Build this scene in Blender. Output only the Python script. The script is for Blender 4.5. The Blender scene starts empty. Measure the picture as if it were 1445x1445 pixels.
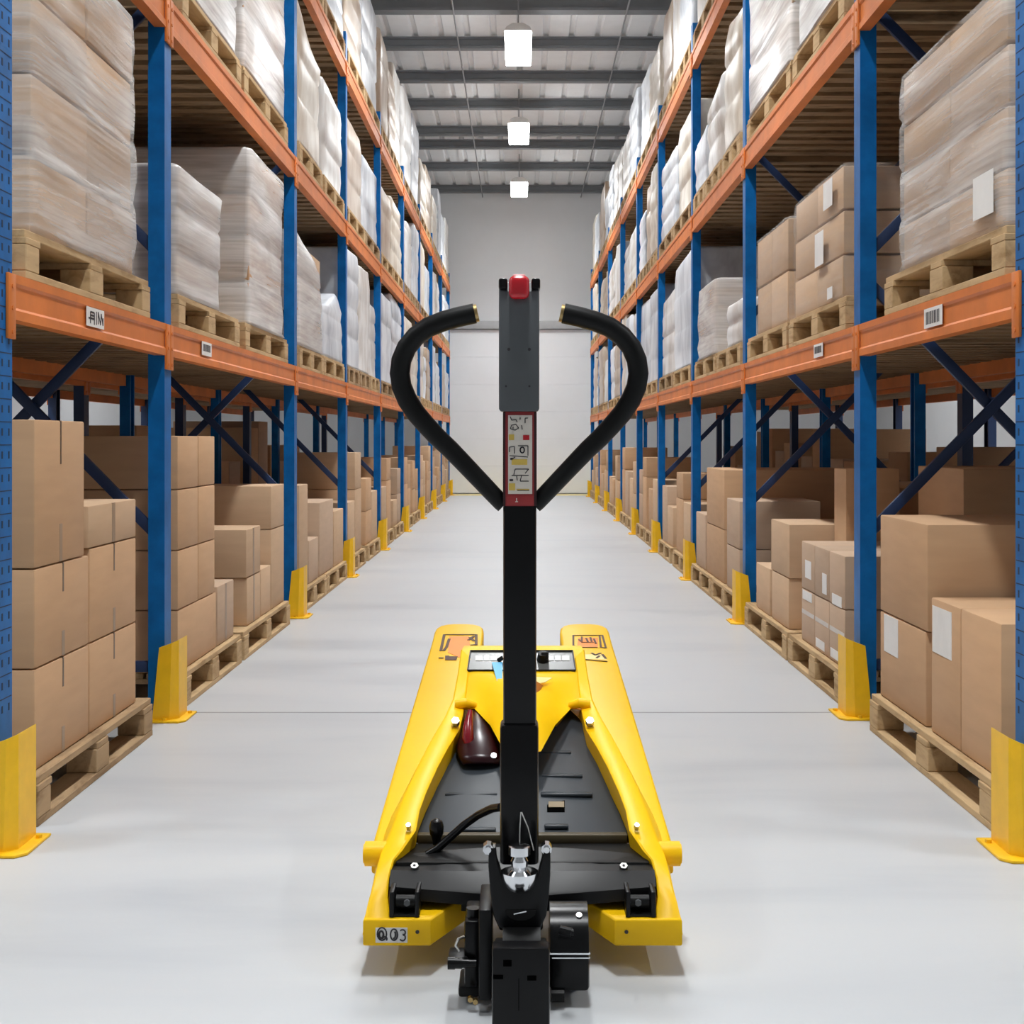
import bpy, bmesh, math, random
from mathutils import Vector, Matrix

random.seed(11)
SC = bpy.context.scene
COL = SC.collection
F, HC, VX, VY = 2000.0, 1.10, 735.0, 620.0      # focal length (px), eye height, vanishing point of the aisle


def P(x, y, d):
    """World point seen at photo pixel (x, y) at distance d down the aisle."""
    return Vector(((x - VX) / F * d, d, HC - (y - VY) / F * d))


def Z(y, d):
    return HC - (y - VY) / F * d


# ------------------------------------------------------------------ materials
MATS = {}


def new_mat(name):
    m = bpy.data.materials.new(name)
    m.use_nodes = True
    nt = m.node_tree
    b = nt.nodes['Principled BSDF']
    MATS[name] = m
    return m, nt, b


def node(nt, t, **kw):
    n = nt.nodes.new(t)
    for k, v in kw.items():
        if k in n.inputs:
            n.inputs[k].default_value = v
        else:
            setattr(n, k, v)
    return n


def ramp(nt, stops):
    r = nt.nodes.new('ShaderNodeValToRGB')
    els = r.color_ramp.elements
    while len(els) < len(stops):
        els.new(0.5)
    for e, (p, c) in zip(els, stops):
        e.position = p
        e.color = (*c, 1) if len(c) == 3 else c
    return r


def coords(nt, scale=(1, 1, 1), rnd=True, rot=(0, 0, 0)):
    tc = node(nt, 'ShaderNodeTexCoord')
    mp = node(nt, 'ShaderNodeMapping')
    mp.inputs['Scale'].default_value = scale
    mp.inputs['Rotation'].default_value = rot
    nt.links.new(tc.outputs['Object'], mp.inputs['Vector'])
    if rnd:
        oi = node(nt, 'ShaderNodeObjectInfo')
        mu = node(nt, 'ShaderNodeVectorMath', operation='SCALE')
        mu.inputs[0].default_value = (31.0, 17.0, 23.0)
        nt.links.new(oi.outputs['Random'], mu.inputs['Scale'])
        nt.links.new(mu.outputs[0], mp.inputs['Location'])
    return mp.outputs[0]


def plain(name, col, rough=0.5, metal=0.0, spec=0.5, var=0.06, scale=6.0, coat=0.0, bump=0.0):
    """Paint / plastic / metal with a faint mottling."""
    m, nt, b = new_mat(name)
    v = coords(nt)
    n = node(nt, 'ShaderNodeTexNoise', Scale=scale, Detail=5.0, Roughness=0.6)
    nt.links.new(v, n.inputs['Vector'])
    lo = tuple(max(0, c * (1 - var)) for c in col)
    hi = tuple(min(1, c * (1 + var)) for c in col)
    r = ramp(nt, [(0.3, lo), (0.7, hi)])
    nt.links.new(n.outputs['Fac'], r.inputs['Fac'])
    nt.links.new(r.outputs['Color'], b.inputs['Base Color'])
    b.inputs['Roughness'].default_value = rough
    b.inputs['Metallic'].default_value = metal
    b.inputs['Specular IOR Level'].default_value = spec
    b.inputs['Coat Weight'].default_value = coat
    b.inputs['Coat Roughness'].default_value = 0.12
    if bump:
        bp = node(nt, 'ShaderNodeBump', Strength=bump, Distance=0.004)
        nt.links.new(n.outputs['Fac'], bp.inputs['Height'])
        nt.links.new(bp.outputs[0], b.inputs['Normal'])
    return m


def cardboard(name, col, var=0.10):
    m, nt, b = new_mat(name)
    v = coords(nt, (1.5, 1.5, 9))
    n = node(nt, 'ShaderNodeTexNoise', Scale=3.0, Detail=4.0)
    nt.links.new(v, n.inputs['Vector'])
    r = ramp(nt, [(0.25, tuple(c * (1 - var * .5) for c in col)), (0.75, tuple(c * (1 + var * .5) for c in col))])
    nt.links.new(n.outputs['Fac'], r.inputs['Fac'])
    oi = node(nt, 'ShaderNodeObjectInfo')
    mr = node(nt, 'ShaderNodeMapRange')
    mr.inputs['To Min'].default_value = 1 - var
    mr.inputs['To Max'].default_value = 1 + var
    nt.links.new(oi.outputs['Random'], mr.inputs['Value'])
    mx = node(nt, 'ShaderNodeVectorMath', operation='SCALE')
    nt.links.new(r.outputs['Color'], mx.inputs[0])
    nt.links.new(mr.outputs[0], mx.inputs['Scale'])
    nt.links.new(mx.outputs[0], b.inputs['Base Color'])
    b.inputs['Roughness'].default_value = 0.75
    b.inputs['Specular IOR Level'].default_value = 0.25
    return m


def wood(name, col, dark, scale=(2, 14, 14)):
    m, nt, b = new_mat(name)
    v = coords(nt, scale)
    n = node(nt, 'ShaderNodeTexNoise', Scale=2.5, Detail=7.0, Roughness=0.65, Distortion=0.6)
    nt.links.new(v, n.inputs['Vector'])
    r = ramp(nt, [(0.3, dark), (0.5, col), (0.75, tuple(min(1, c * 1.18) for c in col))])
    nt.links.new(n.outputs['Fac'], r.inputs['Fac'])
    nt.links.new(r.outputs['Color'], b.inputs['Base Color'])
    b.inputs['Roughness'].default_value = 0.8
    b.inputs['Specular IOR Level'].default_value = 0.2
    bp = node(nt, 'ShaderNodeBump', Strength=0.35, Distance=0.003)
    nt.links.new(n.outputs['Fac'], bp.inputs['Height'])
    nt.links.new(bp.outputs[0], b.inputs['Normal'])
    return m


def film(name, lo, hi, tint=(0.80, 0.79, 0.78)):
    """Stretch film: milky bands of several turns over a clear base; lo / hi = thinnest and densest opacity."""
    m, nt, b = new_mat(name)
    v = coords(nt, (0.40, 0.40, 3.0), rot=(0.28, 0.22, 0.0))
    n = node(nt, 'ShaderNodeTexNoise', Scale=2.2, Detail=3.5, Roughness=0.62, Distortion=0.7)
    nt.links.new(v, n.inputs['Vector'])
    v2 = coords(nt, (0.9, 0.9, 34.0), rot=(0.2, -0.16, 0.0))
    n2 = node(nt, 'ShaderNodeTexNoise', Scale=2.0, Detail=3.0, Distortion=0.3)
    nt.links.new(v2, n2.inputs['Vector'])
    ad = node(nt, 'ShaderNodeMath', operation='MULTIPLY_ADD')
    nt.links.new(n2.outputs['Fac'], ad.inputs[0])
    ad.inputs[1].default_value = 0.45
    nt.links.new(n.outputs['Fac'], ad.inputs[2])
    mr = node(nt, 'ShaderNodeMapRange')
    mr.inputs['From Min'].default_value = 0.50
    mr.inputs['From Max'].default_value = 0.95
    mr.inputs['To Min'].default_value = lo
    mr.inputs['To Max'].default_value = hi
    nt.links.new(ad.outputs[0], mr.inputs['Value'])
    nt.links.new(mr.outputs[0], b.inputs['Alpha'])
    b.inputs['Base Color'].default_value = (*tint, 1)
    b.inputs['Roughness'].default_value = 0.27
    b.inputs['Specular IOR Level'].default_value = 0.55
    bp = node(nt, 'ShaderNodeBump', Strength=0.22, Distance=0.02)
    nt.links.new(ad.outputs[0], bp.inputs['Height'])
    nt.links.new(bp.outputs[0], b.inputs['Normal'])
    return m


def wrapped(name, under, over=(0.74, 0.74, 0.75), mid=0.5):
    """Distant wrapped goods: board colours under an opaque white wrap, in tall uneven bands."""
    m, nt, b = new_mat(name)
    v = coords(nt, (0.9, 0.9, 0.55))
    n = node(nt, 'ShaderNodeTexNoise', Scale=2.6, Detail=4.0, Roughness=0.6, Distortion=0.5)
    nt.links.new(v, n.inputs['Vector'])
    r = ramp(nt, [(mid - 0.18, under), (mid + 0.12, over)])
    nt.links.new(n.outputs['Fac'], r.inputs['Fac'])
    nt.links.new(r.outputs['Color'], b.inputs['Base Color'])
    b.inputs['Roughness'].default_value = 0.35
    bp = node(nt, 'ShaderNodeBump', Strength=0.2, Distance=0.015)
    nt.links.new(n.outputs['Fac'], bp.inputs['Height'])
    nt.links.new(bp.outputs[0], b.inputs['Normal'])
    return m


YEL = plain('yellow_paint', (0.93, 0.545, 0.002), 0.42, var=0.02, spec=0.25)
GUARD = plain('guard_yellow', (0.86, 0.50, 0.004), 0.45, var=0.06, scale=14)
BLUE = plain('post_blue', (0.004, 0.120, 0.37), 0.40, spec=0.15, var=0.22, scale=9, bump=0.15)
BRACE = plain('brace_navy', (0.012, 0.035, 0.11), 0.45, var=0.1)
ORANGE = plain('beam_orange', (0.64, 0.185, 0.040), 0.45, spec=0.28, var=0.16, scale=4)
SLOT = plain('slot_dark', (0.004, 0.02, 0.06), 0.7)
BLACK = plain('black_gloss', (0.004, 0.004, 0.0045), 0.26, spec=0.22)
SATIN = plain('black_satin', (0.007, 0.007, 0.0075), 0.36, spec=0.2)
RUBBER = plain('black_rubber', (0.006, 0.006, 0.006), 0.45, spec=0.2)
GREY = plain('grey_plastic', (0.085, 0.092, 0.098), 0.5)
SLATE = plain('slate_cover', (0.027, 0.033, 0.040), 0.42, spec=0.3)
SCREEN = plain('screen_grey', (0.10, 0.10, 0.095), 0.25)
CHROME = plain('chrome', (0.75, 0.76, 0.78), 0.16, metal=1.0)
STEEL = plain('steel', (0.62, 0.61, 0.58), 0.3, metal=1.0)
BRASS = plain('brass', (0.45, 0.32, 0.14), 0.35, metal=1.0)
RED = plain('red_plastic', (0.50, 0.006, 0.015), 0.25, coat=0.3)
DRED = plain('dark_red_lens', (0.022, 0.001, 0.003), 0.28, spec=0.4)
GRIPR = plain('grip_red', (0.20, 0.004, 0.012), 0.25)
REDST = plain('red_sticker', (0.30, 0.020, 0.022), 0.4)
CYAN = plain('blue_tag', (0.10, 0.42, 0.68), 0.5)
PAPER = plain('white_paper', (0.78, 0.77, 0.75), 0.6)
CREAM = plain('cream_sticker', (0.80, 0.73, 0.64), 0.5)
VOID = plain('recess_black', (0.0015, 0.0015, 0.0015), 0.9, spec=0.0)
INK = plain('ink', (0.03, 0.025, 0.03), 0.6)
BROWNINK = plain('brown_ink', (0.07, 0.02, 0.008), 0.6)
STORANGE = plain('sticker_orange', (0.92, 0.27, 0.02), 0.5)
STYEL = plain('sticker_yellow', (0.75, 0.52, 0.10), 0.5)
PALEY = plain('pale_yellow', (0.93, 0.76, 0.32), 0.5)
TAPE = plain('tape_brown', (0.10, 0.062, 0.035), 0.4)
TAPE2 = plain('tape_tan', (0.30, 0.20, 0.12), 0.4)
CLEART = plain('tape_silver', (0.55, 0.50, 0.45), 0.3)
KRAFT = cardboard('kraft', (0.55, 0.345, 0.198))
KRAFT2 = cardboard('kraft_pale', (0.56, 0.385, 0.245))
KRAFT3 = cardboard('kraft_grey', (0.51, 0.365, 0.255))
PINE = wood('pine', (0.52, 0.36, 0.195), (0.34, 0.215, 0.10), (7, 1.2, 7))
PINE2 = wood('old_pine', (0.40, 0.27, 0.15), (0.20, 0.12, 0.06), (7, 1.2, 7))
DECKW = wood('deck_timber', (0.30, 0.20, 0.115), (0.13, 0.08, 0.04), (2, 9, 9))
FILM1 = film('film_clear', 0.02, 0.66)
FILM2 = film('film_milky', 0.40, 0.92)
FILM3 = film('film_thin', 0.02, 0.22)
WR = [wrapped('wrap_white', (0.42, 0.36, 0.30), (0.76, 0.755, 0.745), 0.46),
      wrapped('wrap_cool', (0.36, 0.39, 0.44), (0.71, 0.74, 0.78), 0.48),
      wrapped('wrap_cream', (0.42, 0.335, 0.24), (0.72, 0.67, 0.59), 0.5),
      wrapped('wrap_tan', (0.34, 0.235, 0.155), (0.55, 0.47, 0.385), 0.54)]
WRN = ['white', 'bluish white', 'cream', 'tan']
PURLIN = plain('purlin_grey', (0.17, 0.178, 0.19), 0.5)
PIPE = plain('pipe_grey', (0.22, 0.22, 0.23), 0.5)

# the lamp panels give off the light of the hall
LAMP, _nt, _b = new_mat('lamp_panel')
_b.inputs['Base Color'].default_value = (0.9, 0.9, 0.9, 1)
_b.inputs['Emission Color'].default_value = (0.965, 0.99, 1.0, 1)
_b.inputs['Emission Strength'].default_value = 38.0


def floor_mat():
    m, nt, b = new_mat('floor_epoxy')
    v = coords(nt, (0.35, 1.6, 1), rnd=False)
    n = node(nt, 'ShaderNodeTexNoise', Scale=1.6, Detail=6.0, Roughness=0.6, Distortion=0.4)
    nt.links.new(v, n.inputs['Vector'])
    r = ramp(nt, [(0.25, (0.45, 0.472, 0.50)), (0.5, (0.525, 0.543, 0.562)), (0.75, (0.56, 0.57, 0.58))])
    nt.links.new(n.outputs['Fac'], r.inputs['Fac'])
    nt.links.new(r.outputs['Color'], b.inputs['Base Color'])
    rr = node(nt, 'ShaderNodeMapRange')
    rr.inputs['To Min'].default_value = 0.28
    rr.inputs['To Max'].default_value = 0.50
    nt.links.new(n.outputs['Fac'], rr.inputs['Value'])
    nt.links.new(rr.outputs[0], b.inputs['Roughness'])
    b.inputs['Specular IOR Level'].default_value = 0.4
    return m


FLOORM = floor_mat()
WALLM = plain('wall_white', (0.70, 0.71, 0.72), 0.6, var=0.02, scale=2)
DOORM = plain('door_white', (0.86, 0.87, 0.89), 0.5, var=0.02, scale=2)
CEILM = plain('ceiling_sheet', (0.82, 0.83, 0.84), 0.5, var=0.03)
BAND = plain('door_head_grey', (0.42, 0.43, 0.44), 0.5)
JOINT = plain('joint_grey', (0.36, 0.37, 0.38), 0.8)
STRIPE = plain('floor_stripe', (0.76, 0.64, 0.30), 0.6, var=0.2, scale=12)


# ------------------------------------------------------------------ mesh helpers
class MB:
    """Collects shapes in world coordinates, then links them as one mesh object."""

    def __init__(self):
        self.bm = bmesh.new()

    def _mat(self, faces, mi, smooth=False):
        for f in faces:
            f.material_index = mi
            f.smooth = smooth

    def box(self, x0, x1, y0, y1, z0, z1, mi=0, bev=0.0, seg=2):
        x0, x1 = sorted((x0, x1)); y0, y1 = sorted((y0, y1)); z0, z1 = sorted((z0, z1))
        tmp = bmesh.new()
        bmesh.ops.create_cube(tmp, size=1.0)
        for v in tmp.verts:
            v.co = Vector(((x0 + x1) / 2 + v.co.x * (x1 - x0), (y0 + y1) / 2 + v.co.y * (y1 - y0), (z0 + z1) / 2 + v.co.z * (z1 - z0)))
        if bev:
            bmesh.ops.bevel(tmp, geom=tmp.edges[:], offset=min(bev, 0.45 * min(x1 - x0, y1 - y0, z1 - z0)), segments=seg, affect='EDGES', profile=0.5)
        self._merge(tmp, mi, bool(bev) and seg > 1)
        return self

    def _merge(self, tmp, mi, smooth):
        vm = {}
        for v in tmp.verts:
            vm[v] = self.bm.verts.new(v.co)
        for f in tmp.faces:
            try:
                nf = self.bm.faces.new([vm[v] for v in f.verts])
                nf.material_index = mi
                nf.smooth = smooth
            except ValueError:
                pass
        tmp.free()

    def bar(self, a, b, w, h, mi=0, up=Vector((0, 0, 1)), bev=0.0):
        """Rectangular bar from a to b, w across, h along up."""
        a, b = Vector(a), Vector(b)
        d = (b - a).normalized()
        s = d.cross(up).normalized()
        u = s.cross(d).normalized()
        tmp = bmesh.new()
        vs = []
        for p in (a, b):
            for (i, j) in ((-1, -1), (1, -1), (1, 1), (-1, 1)):
                vs.append(tmp.verts.new(p + s * (w / 2 * i) + u * (h / 2 * j)))
        for q in ((0, 1, 2, 3), (7, 6, 5, 4), (0, 4, 5, 1), (1, 5, 6, 2), (2, 6, 7, 3), (3, 7, 4, 0)):
            tmp.faces.new([vs[k] for k in q])
        bmesh.ops.recalc_face_normals(tmp, faces=tmp.faces[:])
        if bev:
            bmesh.ops.bevel(tmp, geom=tmp.edges[:], offset=bev, segments=2, affect='EDGES', profile=0.5)
        self._merge(tmp, mi, bool(bev))
        return self

    def rings(self, rings, mi=0, closed=True, caps=True, smooth=True):
        """Loft through rings of equal length."""
        tmp = bmesh.new()
        R = [[tmp.verts.new(p) for p in r] for r in rings]
        n = len(R[0])
        for a, b in zip(R, R[1:]):
            for i in range(n if closed else n - 1):
                j = (i + 1) % n
                tmp.faces.new((a[i], a[j], b[j], b[i]))
        if caps and closed:
            tmp.faces.new(list(reversed(R[0])))
            tmp.faces.new(R[-1])
        bmesh.ops.recalc_face_normals(tmp, faces=tmp.faces[:])
        self._merge(tmp, mi, smooth)
        return self

    def tube(self, pts, r, seg=14, mi=0, radii=None):
        pts = [Vector(p) for p in pts]
        rr = []
        prev = None
        for i, p in enumerate(pts):
            t = (pts[min(i + 1, len(pts) - 1)] - pts[max(i - 1, 0)]).normalized()
            if prev is None:
                s = t.cross(Vector((0.13, 1, 0.21))).normalized()
            else:
                s = (prev - t * prev.dot(t)).normalized()
            prev = s
            u = t.cross(s)
            rad = radii[i] if radii else r
            rr.append([p + (s * math.cos(2 * math.pi * k / seg) + u * math.sin(2 * math.pi * k / seg)) * rad for k in range(seg)])
        return self.rings(rr, mi)

    def cyl(self, a, b, r, seg=20, mi=0, r2=None):
        return self.tube([a, b], r, seg, mi, radii=[r, r if r2 is None else r2])

    def lathe(self, c, prof, seg=24, mi=0):
        """prof = [(radius, z)] around the vertical through c."""
        c = Vector(c)
        return self.rings([[c + Vector((r * math.cos(2 * math.pi * k / seg), r * math.sin(2 * math.pi * k / seg), z)) for k in range(seg)] for r, z in prof], mi)

    def prism(self, poly, vec, mi=0, bev=0.0, seg=2):
        """Polygon (3D points in a plane) pushed along vec."""
        vec = Vector(vec)
        tmp = bmesh.new()
        a = [tmp.verts.new(p) for p in poly]
        b = [tmp.verts.new(Vector(p) + vec) for p in poly]
        n = len(a)
        fa = tmp.faces.new(a)
        fb = tmp.faces.new(list(reversed(b)))
        for i in range(n):
            j = (i + 1) % n
            tmp.faces.new((a[j], a[i], b[i], b[j]))
        bmesh.ops.recalc_face_normals(tmp, faces=tmp.faces[:])
        if bev:
            es = [e for f in (fa, fb) for e in f.edges]
            bmesh.ops.bevel(tmp, geom=es, offset=bev, segments=seg, affect='EDGES', profile=0.5)
        self._merge(tmp, mi, bool(bev))
        return self

    def build(self, name, mats, parent=None, origin=None, sharp=0.6):
        me = bpy.data.meshes.new(name)
        o = Vector((0, 0, 0))
        if parent is not None:
            o = wloc(parent)
        if origin is not None:
            o = Vector(origin)
        bmesh.ops.translate(self.bm, verts=self.bm.verts[:], vec=-o)
        self.bm.normal_update()
        self.bm.to_mesh(me)
        self.bm.free()
        if sharp:
            me.set_sharp_from_angle(angle=sharp)
        for m in (mats if isinstance(mats, (list, tuple)) else [mats]):
            me.materials.append(m)
        ob = bpy.data.objects.new(name, me)
        COL.objects.link(ob)
        if parent is not None:
            ob.parent = parent
            ob.location = o - wloc(parent)
        else:
            ob.location = o
        return ob


def wloc(o):
    v = Vector(o.location)
    while o.parent is not None:
        o = o.parent
        v += Vector(o.location)
    return v


def tag(o, label, cat, group=None, kind=None):
    o['label'] = label
    o['category'] = cat
    if group:
        o['group'] = group
    if kind:
        o['kind'] = kind
    return o


def empty(name, loc, label, cat, group=None, kind=None):
    o = bpy.data.objects.new(name, None)
    o.empty_display_size = 0.1
    COL.objects.link(o)
    o.location = loc
    return tag(o, label, cat, group, kind)


def struct(o):
    o['kind'] = 'structure'
    return o


def copy_tree(o, loc=None, parent=None):
    c = o.copy()
    COL.objects.link(c)
    if parent is not None:
        c.parent = parent
    if loc is not None:
        c.location = loc
    for ch in [x for x in KIDS.get(o.name, [])]:
        copy_tree(ch, None, c)
    return c


KIDS = {}


def index_kids(root):
    KIDS.clear()
    for o in bpy.data.objects:
        if o.parent is not None:
            KIDS.setdefault(o.parent.name, []).append(o)


ORD = ['first', 'second', 'third', 'fourth', 'fifth', 'sixth', 'seventh', 'eighth', 'ninth', 'tenth', 'eleventh']
SIDE = {-1: 'left', 1: 'right'}

# ------------------------------------------------------------------ the hall
YW = 28.6            # far wall
XW = 6.9             # side walls
ZC = 6.2
YN = -3.0            # rear wall left out so world light fills from behind the camera
YE = YN


def build_hall():
    m = MB(); m.box(-XW, XW, YN, YW, -0.2, 0.0); struct(m.build('floor', FLOORM))
    m = MB()                                   # profiled sheet ceiling, ribs along the hall
    prof = []
    x = -XW
    while x < XW:
        prof += [(x, ZC), (x + 0.24, ZC), (x + 0.26, ZC + 0.04), (x + 0.31, ZC + 0.04), (x + 0.33, ZC)]
        x += 0.33
    top = [(prof[-1][0], ZC + 0.15), (prof[0][0], ZC + 0.15)]
    m.prism([Vector((a, YN, b)) for a, b in prof + top], (0, YW - YN + 0.2, 0))
    struct(m.build('ceiling', CEILM))
    m = MB(); m.box(-XW - .2, XW + .2, YW, YW + 0.2, -0.2, ZC + .15); struct(m.build('wall_back', WALLM))
    m = MB(); m.box(-XW - .2, -XW, YN, YW, -0.2, ZC + .15); struct(m.build('wall_left', WALLM))
    m = MB(); m.box(XW, XW + .2, YN, YW, -0.2, ZC + .15); struct(m.build('wall_right', WALLM))
    # roller door in the far wall with a grey head band
    d = MB()
    for k in range(6):
        d.box(-1.62, 1.55, YW - 0.05, YW - 0.001, 0.02 + k * 0.548, 0.5665 + k * 0.548, bev=0.002, seg=1)
    struct(d.build('door_1', DOORM))
    b = MB(); b.box(-1.62, 1.55, YW - 0.14, YW - 0.001, 3.32, 3.48, bev=0.01); struct(b.build('trim_1', BAND))
    j = MB(); j.box(-0.085, -0.065, YW - 0.012, YW - 0.001, 3.5, ZC - 0.2); struct(j.build('trim_2', WALLM))
    s = MB(); s.box(-1.9, 1.9, YW - 0.9, YW - 0.1, 0.0, 0.003); struct(s.build('trim_3', STRIPE))
    jn = MB(); jn.box(-1.9, 1.9, 5.70, 5.712, 0.0, 0.0012); struct(jn.build('trim_4', JOINT))
    # roof purlins across the hall
    i = 5
    ys = [1.0, 3.0, 5.0, 7.0, 9.0, 11.0, 13.2, 15.1, 16.2, 18.0, 19.65, 21.25, 23.1, 24.15, 26.1, 28.45]
    for y in ys:
        big = y in (1.0, 5.0, 9.0, 13.2, 16.2)
        h = 0.22 if big else 0.15
        p = MB()
        w = 0.09 if big else 0.06
        p.prism([Vector((-XW, y + a * w, ZC - h + 0.0 + b)) for a, b in ((-1, 0), (1, 0), (1, 0.03), (0.35, 0.045), (0.35, h - .03), (1, h - 0.02), (1, h), (-1, h), (-1, h - .02), (-.35, h - .03), (-0.35, 0.045), (-1, 0.03))], (2 * XW, 0, 0))
        struct(p.build('trim_%d' % i, PURLIN)); i += 1
    for x, nm in ((-0.77, 'left'), (1.21, 'right')):
        p = MB(); p.cyl((x, YN, 5.985), (x, YW - 0.01, 5.985), 0.010, 10)
        tag(p.build('ceiling_pipe', PIPE, origin=(x, YN, 6.0)), 'thin grey pipe under the ceiling, %s of the lamp row' % nm, 'pipe', 'ceiling pipes')


LAMP_W = 74.0


def build_lamps():
    z = 5.62
    def proto(x, y, label, grp):
        e = empty('ceiling_lamp', (x, y, z), label, 'lamp', grp)
        m = MB()
        m.prism([Vector((x + a, y - 0.70, z + b)) for a, b in ((-.155, .0405), (.155, .0405), (.13, .085), (.06, .125), (-.06, .125), (-.13, .085))], (0, 1.40, 0), bev=0.006)
        m.build('housing', PAPER, e)
        m = MB(); m.box(x - .15, x + .15, y - .66, y + .66, z, z + 0.04, bev=.012); m.build('diffuser', LAMP, e)
        for dy in (-.5, .5):
            m = MB(); m.cyl((x, y + dy, z + .124), (x, y + dy, ZC - 0.01), 0.008, 8); m.build('hanger', PIPE, e)
        li = bpy.data.lights.new('lamp_beam', 'AREA')
        li.shape = 'RECTANGLE'; li.size = .28; li.size_y = 1.3
        li.energy = LAMP_W; li.spread = math.radians(120); li.color = (.965, .99, 1.0)
        lo = bpy.data.objects.new('lamp_beam', li); COL.objects.link(lo); lo.parent = e; lo.location = (0, 0, -.004)
        return e
    rows = []
    names = {16.5: 'largest of the three hanging lamps in view over the aisle', 21.1: 'middle of the three bright lamps over the aisle', 25.8: 'smallest bright lamp over the aisle, close to the far wall'}
    for y in (2.5, 7.2, 11.8, 16.5, 21.1, 25.8):
        rows.append((-0.03, y, names.get(y, 'hanging lamp over the aisle above the top of the view, %d m down the hall' % round(y + 3)), 'lamps over the aisle'))
    for s in (-1, 1):
        for y in (2.6, 9.0, 15.5, 22.0):
            rows.append((s * 5.35, y, 'hanging lamp over the next aisle behind the %s rack, %d m down the hall' % (SIDE[s], round(y + 3)), 'lamps over the next aisles'))
    e = proto(*rows[0])
    index_kids(e)
    for x, y, l, g in rows[1:]:
        c = copy_tree(e, (x, y, z)); c['label'] = l; c['group'] = g


# ------------------------------------------------------------------ racks
XF = {-1: 1.400, 1: 1.345}                 # aisle face of the posts
POST = {-1: [3.90, 5.67, 8.86, 11.43, 14.2, 17.0, 19.75, 22.5, 25.2, 27.9],
        1: [3.854, 5.72, 8.59, 11.2, 13.94, 16.5, 19.2, 21.9, 24.6, 27.3]}   # far edge of every post
PW, PD = 0.065, 0.10                       # post across / along the aisle
RD = 1.08                                  # rack depth
LEV = [(1.430, 1.555), (2.72, 2.85), (4.00, 4.13)]
LNAME = ['lower', 'middle', 'top']
LNAMES = ['lower shelf', 'middle shelf', 'top shelf']


def upright(s, y, x0, label, grp, full=2, slots=False, paint=None):
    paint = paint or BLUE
    """Frame of two posts with crossed braces; x0 = aisle face, y = far edge."""
    e = empty('upright_frame', (s * x0, y, 0), label, 'rack frame', grp, 'thing')
    for k, xa in enumerate((x0, x0 + RD - PW)):
        m = MB()
        x1 = xa + PW
        lip = 0.018
        # open channel, its back towards the aisle
        if k == 0:
            poly = [(xa, y - PD), (xa, y), (x1, y), (x1, y - lip), (xa + .012, y - lip * .6), (xa + .012, y - PD + lip * .6), (x1, y - PD + lip), (x1, y - PD)]
        else:
            poly = [(x1, y - PD), (x1, y), (xa, y), (xa, y - lip), (x1 - .012, y - lip * .6), (x1 - .012, y - PD + lip * .6), (xa, y - PD + lip), (xa, y - PD)]
        m.prism([Vector((s * a, b, 0.004)) for a, b in poly], (0, 0, 4.36), 0, bev=0.0)
        if k == 0 and slots:                # slots of the perforated face and of the side
            z = 0.36
            while z < 4.3:
                fx = s * (xa - 0.0006)
                m.box(fx, fx + s * .002, y - 0.030, y - 0.020, z, z + 0.020, 1)
                m.box(fx, fx + s * .002, y - 0.080, y - 0.070, z, z + 0.020, 1)
                m.box(fx, fx + s * .002, y - 0.094, y - 0.006, z + .036, z + 0.039, 1)
                z += 0.0625
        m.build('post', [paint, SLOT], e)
        m = MB(); m.box(s * (xa - .02), s * (xa + PW + .02), y - PD - .01, y + .01, 0, 0.0038); m.build('foot_plate', BRACE, e)
    yc = y - PD / 2
    xa, xb = x0 + PW * .6, x0 + RD - PW * .6
    dy = 0.014
    for za, zb in ((0.72, 1.74), (1.84, 2.86), (2.92, 3.92)):
        for t, (p, q) in enumerate(((za, zb), (zb, za))[:full]):
            o = dy if t else -dy
            m = MB(); m.bar((s * xa, yc + o, p), (s * xb, yc + o, q), 0.022, 0.042, up=Vector((0, 1, 0.001)).cross(Vector((1, 0, 0))), bev=.003)
            m.build('brace', BRACE, e)
    m = MB(); m.bar((s * xa, yc, 0.2), (s * xb, yc, 0.2), 0.03, 0.042, bev=.003); m.build('brace', BRACE, e)
    return e


def beam(s, xa, out, y0, y1, z0, z1, label, grp, lbl=None):
    """Stepped box beam between two posts; out = -1 if its face looks to the aisle, 1 to the back."""
    e = empty('rack_beam', (s * xa, (y0 + y1) / 2, z0), label, 'rack beam', grp, 'thing')
    t = 0.046
    xo = xa - 0.006 if out < 0 else xa + .006
    xi = xo + t if out < 0 else xo - t
    dx = 0.006 if out < 0 else -.006
    m = MB()
    pr = [(xo, z0), (xo, z0 + 0.026), (xo + dx, z0 + 0.034), (xo + dx, z1 - 0.032), (xo, z1 - 0.024), (xo, z1), (xi, z1), (xi, z0)]
    m.prism([Vector((s * a, y0 + 0.003, b)) for a, b in pr], (0, y1 - y0 - .006, 0), bev=0.0)
    m.build('box_section', ORANGE, e)
    xp = xo - .004 if out < 0 else xo + .004
    for ya, yb in ((y0 - 0.052, y0 + .004), (y1 - .004, y1 + 0.046)):
        m = MB()
        m.box(s * xp, s * (xa - .0007 if out < 0 else xa + .0007), ya, yb, z0 - 0.055, z1 - .0006, bev=.002)
        for hz in (-.035, .03, .09):
            ym = (ya + yb) / 2
            m.cyl((s * xp, ym, z0 + hz), (s * (xp - .003 if out < 0 else xp + .003), ym, z0 + hz), .007, 8)
        m.build('connector', ORANGE, e)
    if lbl:
        marks(s, xo - .0008, lbl, e)
    return e


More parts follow.
